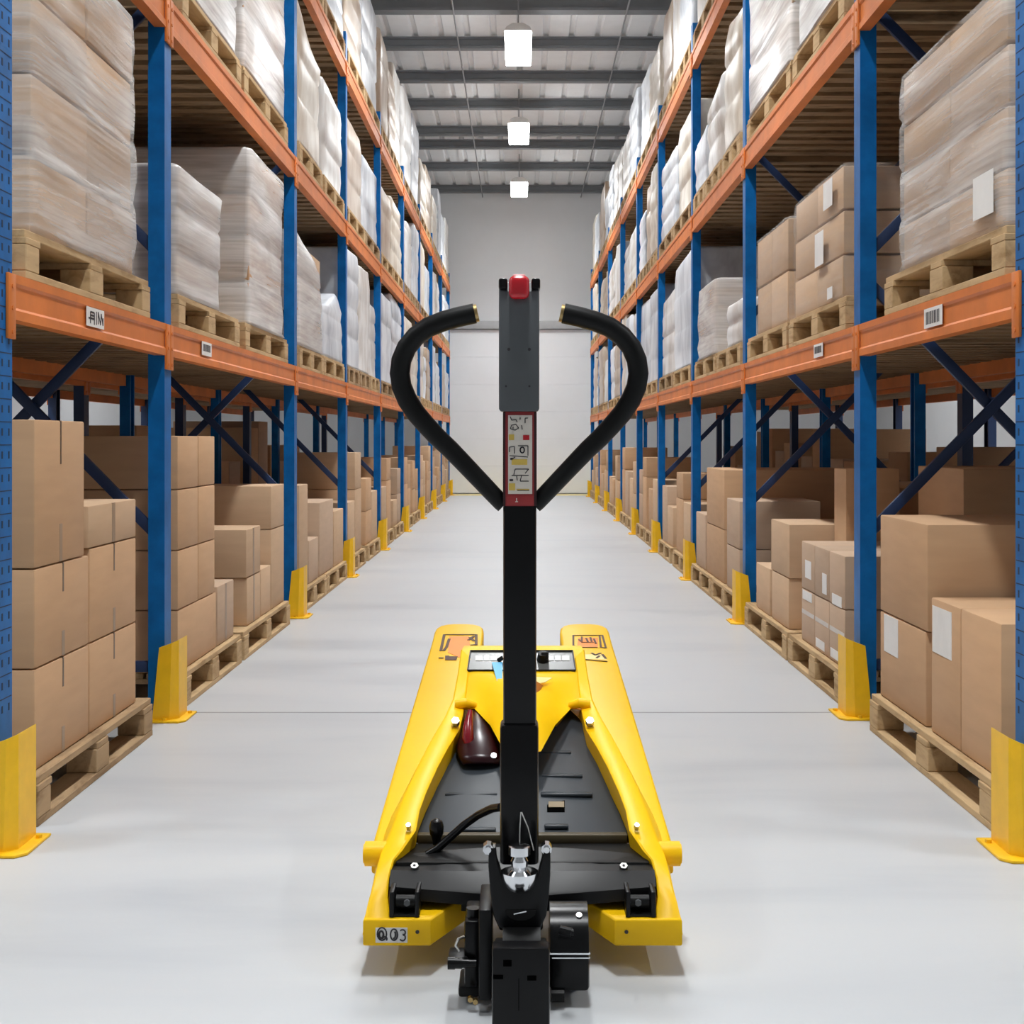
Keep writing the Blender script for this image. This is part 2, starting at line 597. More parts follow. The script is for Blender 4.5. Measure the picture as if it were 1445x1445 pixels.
def marks(s, x, spec, e):
    ya, yb, za, zb, kind = spec
    m = MB(); m.box(s * (x - .0012), s * (x + 0.0006), ya, yb, za, zb)
    p = m.build('location_label', PAPER, e)
    w, h = yb - ya, zb - za
    g = MB()
    def st(u0, v0, u1, v1, t=.006):
        # stroke in label units; u runs as one reads it from the aisle
        f = (lambda u: ya + u * w) if s < 0 else (lambda u: yb - u * w)
        g.bar((s * (x - .0016), f(u0), za + v0 * h), (s * (x - .0016), f(u1), za + v1 * h), 0.0012, t, up=Vector((0, -(v1 - v0), (u1 - u0) * w / h + 1e-5)) if False else Vector((0, (v1 - v0) * h, -(u1 - u0) * w)).normalized() if abs(v1 - v0) * h > abs(u1 - u0) * w * 20 else Vector((0, 0, 1)))
    if kind == 'glyph':
        for q in ((.10, .42, .44, .42), (.20, .75, .42, .75), (.20, .75, .20, .15), (.42, .75, .42, .12), (.20, .58, .42, .58), (.54, .85, .54, .15), (.64, .85, .64, .2), (.64, .85, .78, .2), (.82, .8, .78, .2), (.82, .8, .92, .2), (.92, .2, .92, .6)):
            st(*q)
    else:
        for u, t in ((.14, .006), (.22, .010), (.30, .004), (.38, .009), (.46, .005), (.52, .005), (.60, .011), (.68, .005), (.76, .009), (.84, .005)):
            st(u, .18 if kind == 'bars' else .3, u, .82, t)
    g.build('print', INK, p)


def deck(s, x0, y0, y1, ztop, label, grp):
    m = MB()
    xa, xb = x0 + 0.052, x0 + RD - 0.052
    n = max(3, int((y1 - y0) / 0.17))
    st = (y1 - y0) / n
    for k in range(n):
        ya = y0 + k * st
        m.box(s * xa, s * xb, ya + .040, ya + st - .040, ztop - 0.060, ztop - 0.0205)   # bearers across the rack
    m.box(s * xa, s * xb, y0 + .004, y1 - .004, ztop - .020, ztop - .0015)              # boards on top of them
    o = m.build('shelf_deck', DECKW, origin=(s * (x0 + RD / 2), (y0 + y1) / 2, ztop - .06))
    return tag(o, label, 'shelf deck', grp)


def guard(s, y, label):
    """Yellow bent-plate column guard bolted to the floor in front of a post."""
    xf = XF[s] - 0.062
    x1 = XF[s] + 0.035
    h = 0.315
    e = empty('post_guard', (s * xf, y, 0), label, 'post guard', 'yellow guards at the foot of the %s rack posts' % SIDE[s])
    m = MB()
    c = 0.03
    ya, yb = y - PD - 0.055, y + 0.012
    t = 0.007
    outer = [(x1, ya), (xf + c, ya), (xf, ya + c), (xf, yb)]
    inner = [(xf + t, yb), (xf + t, ya + c + t * .4), (xf + c + t * .4, ya + t), (x1, ya + t)]
    ring0, ring1 = [], []
    for a, b in outer + inner:
        ring0.append(Vector((s * a, b, 0.008)))
        f = (a - xf) / (x1 - xf)
        # the wing that runs back to the rack is cut on a slant
        ring1.append(Vector((s * (xf + (a - xf) * 0.72), b, h - 0.006 * f - .02 * f)))
    m.rings([ring0, ring1], smooth=False)
    m.build('bent_plate', GUARD, e)
    m = MB()
    m.prism([Vector((s * a, b, 0)) for a, b in ((x1 + .01, ya - .03), (xf - .01, ya - .03), (xf - .035, ya), (xf - .035, yb + .02), (xf + .02, yb + .02), (xf + .02, ya + .05), (x1 + .01, ya + .03))], (0, 0, .009), bev=0.003)
    m.build('base_plate', GUARD, e)
    for bx, by in ((xf - .018, yb - .03), (xf + .045, ya - .014)):
        m = MB(); m.cyl((s * bx, by, .009), (s * bx, by, .018), .009, 6); m.build('bolt', GUARD, e)
    return e


def build_racks():
    for s in (-1, 1):
        x0 = XF[s]
        nm = SIDE[s]
        ps = POST[s]
        for i, y in enumerate(ps):
            upright(s, y, x0, 'blue upright frame of the %s rack, %s from the camera' % (nm, ORD[i]), 'upright frames of the %s rack' % nm, 2 if i < 3 else 1 if i < 5 else 0, i == 0)
            guard(s, y, 'yellow steel guard at the %s blue post of the %s rack from the camera' % (ORD[i], nm))
        for i in range(len(ps) - 1):
            y0, y1 = ps[i], ps[i + 1] - PD
            for k, (z0, z1) in enumerate(LEV):
                lbl = None
                if k == 0 and i == 0:
                    lbl = (4.545, 4.735, z0 + .036, z0 + .098, 'glyph') if s < 0 else (4.50, 4.70, z0 + .036, z0 + .100, 'bars')
                elif k == 0 and i == 1:
                    lbl = (6.19, 6.38, z0 + .04, z0 + .10, 'glyph2') if s < 0 else (6.28, 6.47, z0 + .04, z0 + .10, 'bars2')
                beam(s, x0, -1, y0, y1, z0, z1, 'orange front beam of the %s rack %s, %s bay' % (nm, LNAMES[k], ORD[i]), 'front beams of the %s rack' % nm, lbl)
                if k < 2 or i < 5:
                    beam(s, x0 + RD, 1, y0, y1, z0, z1, 'shaded orange rear beam of the %s rack %s, %s bay' % (nm, LNAMES[k], ORD[i]), 'rear beams of the %s rack' % nm)
                deck(s, x0, y0 + .004, y1 - .004, z1, 'slatted timber deck of the %s rack %s, %s bay' % (nm, LNAMES[k], ORD[i]), 'timber decks of the %s rack' % nm)
        # the neighbouring rack, back to back
        xb = x0 + RD + 0.22
        for i, y in enumerate(ps[:7]):
            upright(s, y, xb, 'dark upright frame of the rack behind the %s rack, %s from the camera' % (nm, ORD[i]), 'upright frames behind the %s rack' % nm, 1 if i < 3 else 0, False, BRACE)  # shade on these rear posts is put into the darker navy colour
        for i in range(6):
            y0, y1 = ps[i], ps[i + 1] - PD
            for k, (z0, z1) in enumerate(LEV[:2]):
                beam(s, xb + RD, 1, y0, y1, z0, z1, 'orange outer beam of rack behind the %s rack, %s, %s bay' % (nm, LNAMES[k], ORD[i]), 'beams behind the %s rack' % nm)
                beam(s, xb, -1, y0, y1, z0, z1, 'orange inner beam of rack behind the %s rack, %s, %s bay' % (nm, LNAMES[k], ORD[i]), 'beams behind the %s rack' % nm)
                deck(s, xb, y0 + .004, y1 - .004, z1, 'timber deck of rack behind the %s rack, %s, %s bay' % (nm, LNAMES[k], ORD[i]), 'decks behind the %s rack' % nm)


# ------------------------------------------------------------------ goods
PAL = {}


def pallet(s, xf, y0, y1, z, label, grp, mat=None, far=False, D=1.0):
    """Block pallet, long side to the aisle, resting at height z."""
    mat = mat or PINE
    L = round(y1 - y0, 2)
    key = (s, L, mat.name, far, D)
    loc = Vector((s * (xf + D / 2), (y0 + y1) / 2, z))
    if key in PAL:
        index = PAL[key]
        e = index[0].copy(); COL.objects.link(e); e.location = loc
        for ch in index[1]:
            c = ch.copy(); COL.objects.link(c); c.parent = e
        e['label'] = label; e['group'] = grp
        return e
    e = empty('wooden_pallet', loc, label, 'pallet', grp)
    kids = []
    x0, yc = loc.x - D / 2, loc.y
    ya, yb = yc - L / 2, yc + L / 2
    rnd = random.Random(hash(key[1]) % 97 + (3 if s > 0 else 0))
    m = MB()
    nb = 6
    w = D / nb
    for k in range(nb):
        m.box(x0 + k * w + .006, x0 + (k + 1) * w - .006, ya + rnd.uniform(0, .006), yb - rnd.uniform(0, .006), z + .118, z + .140, bev=.002, seg=1)
    for yy in (ya, yc - .06, yb - .12):
        m.box(x0, x0 + D, yy, yy + .12, z + .098, z + .1179, bev=.002, seg=1)
    kids.append(m.build('top_deck', mat, e))
    bx = (x0, x0 + D / 2 - .05, x0 + D - .10)
    if far:
        bx = (x0,) if s < 0 else (x0 + D - .1,)
        bx = (x0 + D - .1,) if s < 0 else (x0,)
    for xx in bx:
        for yy, ww in ((ya, .11), (yc - .07, .14), (yb - .11, .11)):
            m = MB(); m.box(xx, xx + .10, yy, yy + ww, z + .0222, z + .0978, bev=.003, seg=1); kids.append(m.build('block', mat, e))
        m = MB(); m.box(xx, xx + .10, ya, yb, z, z + .022, bev=.002, seg=1); kids.append(m.build('bottom_board', mat, e))
    PAL[key] = (e, kids)
    return e


PH = 0.1415          # top of a pallet above what it stands on


def carton(s, xf, dx, y0, y1, z0, z1, label, grp, mat=None, tape='v', paper=None):
    """Closed shipping box; its aisle face is at xf, dx deep."""
    mat = mat or KRAFT
    g = 0.0025
    xa, xb = xf, xf + dx
    org = Vector((s * (xa + xb) / 2, (y0 + y1) / 2, z0))
    m = MB()
    m.box(s * xa, s * xb, y0 + g, y1 - g, z0 + .0008, z1 - .003, bev=.005)
    o = m.build('carton', mat, origin=org)
    tag(o, label, 'box', grp)
    yc = (y0 + y1) / 2
    h = z1 - z0
    fx = s * (xa - .0008)
    fb = s * (xa + .0015)
    if tape in ('v', 'vt'):                                # tape ends folded down over the seams
        m = MB(); m.box(fx, fb, yc - .006, yc + .006, z1 - .005 - h * .30, z1 - .004); m.box(fx, s * (xb), yc - .006, yc + .006, z1 - .0032, z1 - .0024)
        m.build('tape', TAPE, o)
        if tape == 'v':
            m = MB(); m.box(fx, fb, yc - .013, yc + .013, z0 + .002, z0 + h * .27); m.build('tape', TAPE2, o)
    elif tape == 'h':
        m = MB(); m.box(fx, fb, y0 + .01, y1 - .01, z0 + h * .52, z0 + h * .60); m.build('tape', CLEART, o)
    elif tape == 'seam':
        m = MB(); m.box(fx, fb, yc - .018, yc + .018, z0 + .002, z1 - .004); m.build('tape', TAPE2, o)
    if paper:
        u0, u1, v0, v1 = paper
        ya, yb = (y1 - u0 * (y1 - y0), y1 - u1 * (y1 - y0)) if s > 0 else (y0 + u0 * (y1 - y0), y0 + u1 * (y1 - y0))
        m = MB(); m.box(s * (xa - .0014), fb, ya, yb, z0 + v0 * h, z0 + v1 * h)
        m.build('paper_label', PAPER, o)
    return o


def shell(s, x0, x1, y0, y1, z0, z1, tiers, rnd, bulge=0.012, lop=0.0, nose=0.05, off=0.006):
    """Rings of a stretch-wrapped stack: rounded plan, slack at the tier joints, a soft top edge."""
    nu = 9
    plan = []
    r = nose
    lx, ly = (x1 - x0) / 2 + off, (y1 - y0) / 2 + off
    for cx, cy, a0 in ((1, 1, 0), (-1, 1, 90), (-1, -1, 180), (1, -1, 270)):
        for k in range(4):
            a = math.radians(a0 + 30 * k)
            plan.append((cx * (lx - r) + r * math.cos(a), cy * (ly - r) + r * math.sin(a), cx, cy))
    # extra points along the straight sides
    full = []
    n = len(plan)
    for i in range(n):
        a, b = plan[i], plan[(i + 1) % n]
        full.append(a[:2])
        if math.hypot(a[0] - b[0], a[1] - b[1]) > 0.2:
            for k in range(1, 4):
                full.append((a[0] + (b[0] - a[0]) * k / 4, a[1] + (b[1] - a[1]) * k / 4))
    cx, cy = (x0 + x1) / 2, (y0 + y1) / 2
    H = z1 - z0
    zs = []
    for t in range(tiers):
        za, zb = H * t / tiers, H * (t + 1) / tiers
        zs += [(za + .004, -.004), (za + .02, 0.0), ((za + zb) / 2, bulge), (zb - .02, 0.0)]
    zs[0] = (-.002, .006)
    zs += [(H - .008, -.006), (H + .003, -.03)]
    ph = [rnd.uniform(0, 6.28) for _ in range(6)]
    rings = []
    for zi, (z, b) in enumerate(zs):
        ring = []
        tshift = rnd.uniform(-.006, .006)
        for (px, py) in full:
            ax, ay = px / lx, py / ly
            w = 1 + (b + .003 * math.sin(px * 9 + z * 4 + ph[0]) + .003 * math.sin(py * 8 - z * 5 + ph[1])) / max(lx, ly) * 1.0
            zz = z0 + z
            if z > H * 0.8:
                zz += lop * (ay * math.cos(ph[2])) * (z / H - .8) * 5 * .12
                w *= 1 - lop * .05 * (z / H - .8) * 5
            ring.append(Vector((cx + px * w + tshift, cy + py * w + tshift * .6, zz)))
        rings.append(ring)
    # closing rings of the top
    last = rings[-1]
    c = sum(last, Vector()) / len(last)
    rings.append([c + (p - c) * 0.5 for p in last])
    return rings


def wrapped_load(s, xf, dx, y0, y1, z0, z1, tiers, label, grp, style, wr=0, cols=2, paper=None, lop=0.0, kraft=None):
    """style: film name for goods one sees through, or None for an opaque wrap."""
    rnd = random.Random(int(y0 * 1000) + int(z0 * 77) + (5 if s > 0 else 0))
    e = empty('wrapped_load', (s * (xf + dx / 2), (y0 + y1) / 2, z0), label, 'pallet load', grp)
    xa, xb = sorted((s * xf, s * (xf + dx)))
    if style is not None:
        H = (z1 - z0) / tiers
        for t in range(tiers):
            for c in range(cols):
                ya = y0 + (y1 - y0) * c / cols
                yb = y0 + (y1 - y0) * (c + 1) / cols
                j = rnd.uniform(0, .008)
                m = MB(); m.box(xa + j, xb - j, ya + .002 + j * .3, yb - .002 - j * .3, z0 + .001 + t * H, z0 + (t + 1) * H - .009, bev=.007)
                m.build('carton', kraft or (KRAFT3 if (t + c) % 3 else KRAFT2), e)
        m = MB(); m.rings(shell(s, xa, xb, y0, y1, z0 + .003, z1 + .004, tiers, rnd, .004, lop, .03, .009), caps=True)
        m.build('stretch_film', style, e, sharp=0)
    else:
        m = MB(); m.rings(shell(s, xa, xb, y0, y1, z0 + .003, z1, tiers, rnd, .005, lop, rnd.choice((.02, .035, .06)), 0.0), caps=True)
        m.build('wrapped_stack', WR[wr], e, sharp=0)
    for pq in (paper or []):
        ya, yb, za, zb = pq
        xs = s * (xf - .0175)
        m = MB(); m.box(xs, xs + s * .0012, ya, yb, za, zb); m.build('paper_label', PAPER, e)
    return e


def build_ground():
    G = 'cartons on the floor pallets of the %s rack'
    GP = 'pallets on the floor under the %s rack'
    L, R = -1, 1
    xl, xr = XF[L] + .004, XF[R] + .004
    # ---- left, first bay
    pallet(L, xl - .035, 4.02, 5.27, 0, 'worn wooden pallet on the floor of the left rack, first bay', GP % 'left', PINE2)
    lab = 'kraft carton, %s of the %s stack on the left rack floor, first bay'
    c = lambda *a, **k: carton(*a, **k)
    c(L, xl, .5, 4.09, 4.605, PH, .436, lab % ('bottom', 'taller near'), G % 'left', tape='v')
    c(L, xl, .5, 4.09, 4.605, .436, .726, lab % ('second', 'taller near'), G % 'left')
    c(L, xl, .5, 4.09, 4.56, .726, 1.16, 'tall kraft carton topping the near stack on left rack floor, first bay', G % 'left')
    c(L, xl, .5, 4.615, 5.17, PH, .436, lab % ('bottom', 'lower far'), G % 'left')
    c(L, xl, .5, 4.615, 5.17, .436, .745, lab % ('middle', 'lower far'), G % 'left')
    c(L, xl, .5, 4.60, 5.17, .745, .886, 'flat kraft carton with dark tape topping far stack, left rack floor first bay', G % 'left', mat=KRAFT2, tape='seam')
    # ---- left, second bay
    pallet(L, xl - .03, 5.80, 6.98, 0, 'wooden pallet on left rack floor, second bay, just past the second post', GP % 'left')
    pallet(L, xl - .03, 7.05, 8.44, 0, 'wooden pallet on left rack floor, second bay, beside the third post', GP % 'left')
    c(L, xl, .5, 5.80, 6.53, PH, .40, 'wide kraft carton under the split stack, left rack floor, second bay', G % 'left', tape='')
    for (za, zb), w in zip(((.40, .645), (.645, .895), (.895, 1.117)), ('second', 'third', 'topmost')):
        c(L, xl, .5, 5.80, 6.165, za, zb, 'kraft carton in the near column, %s tier, left rack floor, second bay' % w, G % 'left', tape='')
        c(L, xl, .5, 6.175, 6.50, za, zb, 'kraft carton in the far column, %s tier, left rack floor, second bay' % w, G % 'left', tape='')
    for (za, zb), w in zip(((PH, .645), (.645, .895), (.895, 1.117)), ('bottom', 'middle', 'topmost')):
        c(L, xl + .51, .47, 5.80, 6.50, za, zb, 'shaded carton behind the split stack, %s tier, left rack floor second bay' % w, G % 'left', tape='')
    c(L, xl, .4, 6.56, 6.93, PH, .42, 'small carton with silvery tape beside split stack, left rack floor, second bay', G % 'left', mat=KRAFT3, tape='seam')
    c(L, xl, .5, 7.27, 7.64, PH, .39, 'kraft carton under a cube box, left rack floor, second bay, far pallet', G % 'left', mat=KRAFT2, tape='seam')
    c(L, xl, .45, 7.25, 7.64, .39, .64, 'cube carton with tan tape, left rack floor, second bay, far pallet', G % 'left', mat=KRAFT2, tape='seam')
    c(L, xl, .45, 7.66, 7.95, PH, .40, 'low carton between cube box and taller column, left rack floor, second bay', G % 'left', mat=KRAFT2, tape='')
    c(L, xl, .5, 7.97, 8.40, PH, .594, 'lower carton of tall column beside the third left post', G % 'left', mat=KRAFT2, tape='')
    c(L, xl, 1.0, 7.97, 8.40, .594, .84, 'long carton lying across the column beside the third left post', G % 'left', mat=KRAFT2, tape='')
    # ---- left, third bay
    pallet(L, xl - .03, 8.93, 10.05, 0, 'wooden pallet on left rack floor, third bay, near one of two', GP % 'left', far=True)
    pallet(L, xl - .03, 10.08, 11.22, 0, 'wooden pallet on left rack floor, third bay, far one of two', GP % 'left', far=True)
    c(L, xl, .5, 8.98, 9.34, PH, .81, 'tall narrow carton just past the third left post on the floor pallet', G % 'left', mat=KRAFT2, tape='')
    c(L, xl, .4, 9.40, 9.82, PH, .43, 'low carton in front of a taller one, left rack floor, third bay', G % 'left', mat=KRAFT3, tape='')
    c(L, xl, .6, 9.88, 10.60, PH, .66, 'wide pale carton, left rack floor, third bay, middle', G % 'left', mat=KRAFT3, tape='')
    c(L, xl, .5, 10.65, 11.2, PH, .56, 'carton beside the fourth left post, left rack floor, third bay', G % 'left', mat=KRAFT2, tape='')
    # ---- right, first bay
    pallet(R, xr - .03, 3.97, 5.36, 0, 'pale wooden pallet on the floor of the right rack, first bay', GP % 'right')
    lab = 'kraft carton with white label, %s on right rack floor, first bay'
    c(R, xr, .62, 4.72, 5.32, PH, .46, lab % 'under the largest box', G % 'right', tape='', paper=(.10, .42, .55, .98))
    c(R, xr, .78, 4.70, 5.32, .46, .82, 'largest kraft carton, on top of the far stack, right rack floor first bay', G % 'right', tape='')
    c(R, xr, .55, 4.35, 4.66, PH, .584, lab % 'between largest and foremost box', G % 'right', tape='', paper=(.06, .72, .60, .94))
    c(R, xr, .55, 3.98, 4.345, PH, .584, 'plain kraft carton without label, right rack floor, first bay, near end', G % 'right', tape='')
    # ---- right, second bay
    pallet(R, xr - .03, 5.86, 7.00, 0, 'wooden pallet on right rack floor under the labelled cartons, second bay', GP % 'right')
    pallet(R, xr - .03, 7.05, 8.36, 0, 'wooden pallet on right rack floor, second bay, beside the third post', GP % 'right')
    cols = ((5.90, 6.20, 'near'), (6.205, 6.505, 'middle'), (6.51, 6.81, 'far'))
    for a, b, w in cols:
        c(R, xr, .45, a, b, PH, .39, 'taped carton, lower tier, %s column of labelled stack, right rack floor' % w, G % 'right', mat=KRAFT3, tape='h', paper=(.1, .7, .06, .22) if w != 'far' else (.1, .8, .8, .97))
        c(R, xr, .45, a, b, .39, .616, 'taped carton, upper tier, %s column of labelled stack, right rack floor' % w, G % 'right', mat=KRAFT3, tape='', paper={'near': (.2, .8, -.0, .2), 'middle': (.55, .85, .1, .5), 'far': (.3, .75, .25, .62)}[w])
    c(R, xr, .45, 7.14, 7.62, PH, .40, 'carton under another, right rack floor, second bay, far pallet', G % 'right', mat=KRAFT2, tape='')
    c(R, xr, .48, 7.12, 7.64, .40, .675, 'square carton stacked on another, right rack floor, second bay, far pallet', G % 'right', mat=KRAFT2, tape='')
    c(R, xr, .40, 7.68, 8.12, PH, .40, 'single low carton beside the third right post on the floor pallet', G % 'right', mat=KRAFT2, tape='')
    c(R, xr + .50, .46, 5.92, 6.60, PH, .98, 'large shaded carton behind the labelled stack, right rack floor', G % 'right', tape='')
    c(R, xr + .22, .26, 6.84, 7.10, PH, .96, 'tall slim carton standing between two stacks, right rack floor, second bay', G % 'right', tape='')
    c(R, xr + .50, .46, 7.12, 8.2, PH, .86, 'wide shaded carton behind the stacked pair, right rack floor, second bay', G % 'right', tape='')
    # ---- right, third bay
    pallet(R, xr - .03, 8.70, 9.84, 0, 'wooden pallet on right rack floor, third bay, near one of two', GP % 'right', far=True)
    pallet(R, xr - .03, 9.86, 11.0, 0, 'wooden pallet on right rack floor, third bay, far one of two', GP % 'right', far=True)
    c(R, xr, .5, 8.74, 9.28, PH, .42, 'lower carton just past the third right post, floor pallet', G % 'right', mat=KRAFT3, tape='')
    c(R, xr, .5, 8.74, 9.28, .42, .72, 'upper carton just past the third right post, floor pallet', G % 'right', mat=KRAFT3, tape='')
    c(R, xr, .9, 9.40, 10.28, PH, .50, 'lower half of the tall wide stack, right rack floor, third bay', G % 'right', mat=KRAFT, tape='')
    c(R, xr, .9, 9.40, 10.28, .50, .90, 'upper half of the tall wide stack, right rack floor, third bay', G % 'right', mat=KRAFT, tape='')
    c(R, xr, .5, 10.36, 10.9, PH, .55, 'carton beside the fourth right post, floor pallet', G % 'right', mat=KRAFT3, tape='')
    # ---- the bays further down
    for s in (-1, 1):
        nm = SIDE[s]
        xs = XF[s] + .004
        for i in range(3, 9):
            y0, y1 = POST[s][i] + .03, POST[s][i + 1] - PD - .03
            half = (y1 - y0) / 2
            for h in (0, 1):
                a = y0 + h * half + .02
                wn = ('near', 'far')[h]
                pallet(s, xs - .03, a, a + 1.09, 0, 'pallet on the %s rack floor, %s bay, %s one of two' % (nm, ORD[i], wn), GP % nm, far=True)
                yy = a + .03
                for q in range(2):
                    ln = random.uniform(.42, .52)
                    z1 = random.uniform(.42, .72)
                    tall = random.random() < .45
                    m = random.choice((KRAFT, KRAFT2, KRAFT3, KRAFT2))
                    en = ('near', 'far')[q]
                    c(s, xs, .55, yy, yy + ln, PH, z1, '%s carton at %s end of %s pallet, %s rack floor, %s bay' % ('lower' if tall else 'single', en, wn, nm, ORD[i]), G % nm, mat=m, tape='')
                    if tall:
                        c(s, xs, .55, yy, yy + ln - .02, z1, z1 + random.uniform(.2, .38), 'upper carton at %s end of %s pallet, %s rack floor, %s bay' % (en, wn, nm, ORD[i]), G % nm, mat=m, tape='')
                    yy += ln + .02


def build_shelves():
    G = 'wrapped loads on the %s shelf of the %s rack'
    GP = 'pallets on the %s shelf of the %s rack'

    def put(s, lv, y0, y1, top, tiers, style, word, where, i, wr=0, py=None, cols=2, paper=None, lop=0.0, kraft=None, dx=.95, setback=.012, pm=None, far=False):
        z = LEV[lv][1]
        nm = SIDE[s]
        pa, pb = py or (y0 - .04, y1 + .04)
        xs = XF[s]
        lab = '%s, %s shelf of %s rack, %s bay, %s' % (word, LNAME[lv], nm, ORD[i], where)
        pallet(s, xs - .004, pa, pb, z, 'pallet under %s, %s shelf of %s rack, %s bay, %s' % (word.split(' of ')[0].split(' in ')[0], LNAME[lv], nm, ORD[i], where), GP % (LNAME[lv], nm), pm, far=far)
        wrapped_load(s, xs + setback, dx, y0, y1, z + PH, top, tiers, lab, G % (LNAME[lv], nm), style, wr, cols, paper, lop, kraft)

    # left, lower shelf
    put(-1, 0, 4.09, 5.16, 2.635, 4, FILM1, 'four tiers of boxes in clear film', 'whole bay', 0, py=(4.0, 5.34))
    put(-1, 0, 5.80, 6.62, 2.228, 3, FILM2, 'low load in milky film', 'near pallet', 1, py=(5.79, 7.04))
    put(-1, 0, 7.36, 8.36, 2.617, 4, FILM2, 'tall tan boxes in milky film', 'far pallet', 1, py=(7.2, 8.5), kraft=KRAFT)
    put(-1, 0, 8.98, 9.98, 2.36, 3, FILM2, 'stepped load in milky film', 'near pallet', 2, lop=.6, py=(8.96, 10.05))
    put(-1, 0, 10.1, 11.2, 2.15, 3, None, 'rounded bluish load', 'far pallet', 2, wr=1, lop=1.0)
    put(-1, 1, 6.05, 7.0, 3.88, 4, FILM2, 'load in milky film', 'near pallet', 1, py=(5.85, 7.08))
    put(-1, 1, 7.22, 8.4, 3.92, 3, FILM2, 'load in milky film', 'far pallet', 1, py=(7.16, 8.5), kraft=KRAFT)
    put(-1, 1, 9.0, 9.95, 3.84, 3, None, 'cream load with slumped top', 'near pallet', 2, wr=2, lop=1.0)
    put(-1, 1, 10.15, 11.2, 3.7, 3, None, 'white load', 'far pallet', 2, wr=0, lop=.6)
    # right, lower shelf
    put(1, 0, 3.96, 5.05, 2.39, 4, FILM1, 'labelled boxes in clear film', 'whole bay', 0, py=(3.93, 5.23), paper=[(4.02, 4.20, 1.745, 1.87)], cols=2)
    put(1, 0, 5.98, 7.02, 2.265, 3, FILM3, 'three labelled kraft tiers', 'near pallet', 1, py=(5.86, 7.1), kraft=KRAFT2, paper=[(6.10, 6.28, 2.11, 2.23), (6.28, 6.46, 1.88, 2.03), (6.10, 6.2, 1.71, 1.76)])
    put(1, 0, 7.21, 8.13, 2.235, 2, FILM3, 'two plain kraft tiers', 'far pallet', 1, py=(7.16, 8.4), kraft=KRAFT2)
    put(1, 0, 8.74, 9.3, 1.98, 2, None, 'low white load', 'near pallet', 2, wr=0, py=(8.68, 9.72))
    put(1, 0, 9.84, 10.75, 2.22, 3, FILM2, 'tan boxes in milky film', 'far pallet', 2, py=(9.78, 10.95), kraft=KRAFT2)
    put(1, 1, 5.95, 6.9, 3.9, 3, FILM2, 'load in milky film', 'near pallet', 1, py=(5.88, 7.0), lop=.4)
    put(1, 1, 7.1, 8.35, 3.88, 3, FILM2, 'load in milky film', 'far pallet', 1, py=(7.06, 8.42))
    put(1, 1, 8.74, 9.42, 3.83, 3, None, 'cream load with rounded top', 'near pallet', 2, wr=2, lop=1.0)
    put(1, 1, 9.6, 10.3, 3.55, 3, None, 'white load', 'middle pallet', 2, wr=0, lop=.7)
    put(1, 1, 10.4, 11.0, 3.4, 3, None, 'bluish white load', 'far pallet', 2, wr=1, lop=.5, far=True)
    # everything further down
    for s in (-1, 1):
        for lv in range(3):
            for i in range(9):
                if lv < 2 and i < 3:
                    continue
                if lv == 2 and i < 2:
                    continue
                y0, y1 = POST[s][i] + .02, POST[s][i + 1] - PD - .02
                n = 2 if (i + lv + (s > 0)) % 3 else 3
                st = (y1 - y0) / n
                for k in range(n):
                    a = y0 + k * st + .03
                    b = y0 + (k + 1) * st - .03
                    room = (1.02, 1.0, 1.15)[lv]
                    t = LEV[lv][1] + PH + room * random.uniform(.62, 1.0)
                    wr = random.choice((0, 0, 1, 1, 2, 3))
                    where = ('near', 'far')[k] if n == 2 else ('near', 'middle', 'far')[k]
                    put(s, lv, a, b, t, random.choice((3, 4)), None, 'wrapped %s load' % WRN[wr], where + ' pallet', i, wr=wr, lop=random.choice((0, 0, .1, .2, .4)), setback=random.uniform(.0, .05), pm=random.choice((PINE, PINE2)), far=True, py=(a, b))


def build_beyond():
    """Goods in the neighbouring rack, glimpsed under the lower shelf and beside the loads."""
    for s in (-1, 1):
        nm = SIDE[s]
        xb = XF[s] + RD + .22 + .03
        rnd = random.Random(40 + s)
        for i in range(6):
            y0, y1 = POST[s][i] + .05, POST[s][i + 1] - PD - .05
            n = 1 if i == 0 else 2
            st = (y1 - y0) / n
            for k in range(n):
                a, b = y0 + k * st + .03, y0 + (k + 1) * st - .05
                wn = 'only' if n == 1 else ('near', 'far')[k]
                z = LEV[0][1]
                pallet(s, xb, a, b, z, 'pallet in the rack behind the %s rack, lower shelf, %s bay, %s one' % (nm, ORD[i], wn), 'pallets behind the %s rack' % nm, PINE2, far=True)
                wrapped_load(s, xb + .02, .93, a + .03, b - .03, z + PH, z + PH + rnd.uniform(.6, .95), 3, 'wrapped load in rack behind the %s rack, lower shelf, %s bay, %s one' % (nm, ORD[i], wn), 'loads behind the %s rack' % nm, None, rnd.choice((0, 1, 3)))
                if True:
                    zt = rnd.uniform(.9, 1.25) if i > 1 else rnd.uniform(.8, 1.05)
                    pallet(s, xb, a, b, 0, 'floor pallet in the rack behind the %s rack, %s bay, %s one' % (nm, ORD[i], wn), 'floor pallets behind the %s rack' % nm, PINE2, far=True)
                    m = (a + b) / 2
                    carton(s, xb + .03, .9, a + .05, m, PH, zt, 'shaded carton on floor behind the %s rack, %s bay, %s pallet, near half' % (nm, ORD[i], wn), 'cartons behind the %s rack' % nm, KRAFT, '')
                    carton(s, xb + .03, .9, m + .02, b - .05, PH, zt * rnd.uniform(.7, 1.1), 'shaded carton on floor behind the %s rack, %s bay, %s pallet, far half' % (nm, ORD[i], wn), 'cartons behind the %s rack' % nm, KRAFT3, '')


# ------------------------------------------------------------------ the pallet truck
CX = 737.5           # the truck's middle line in the photo


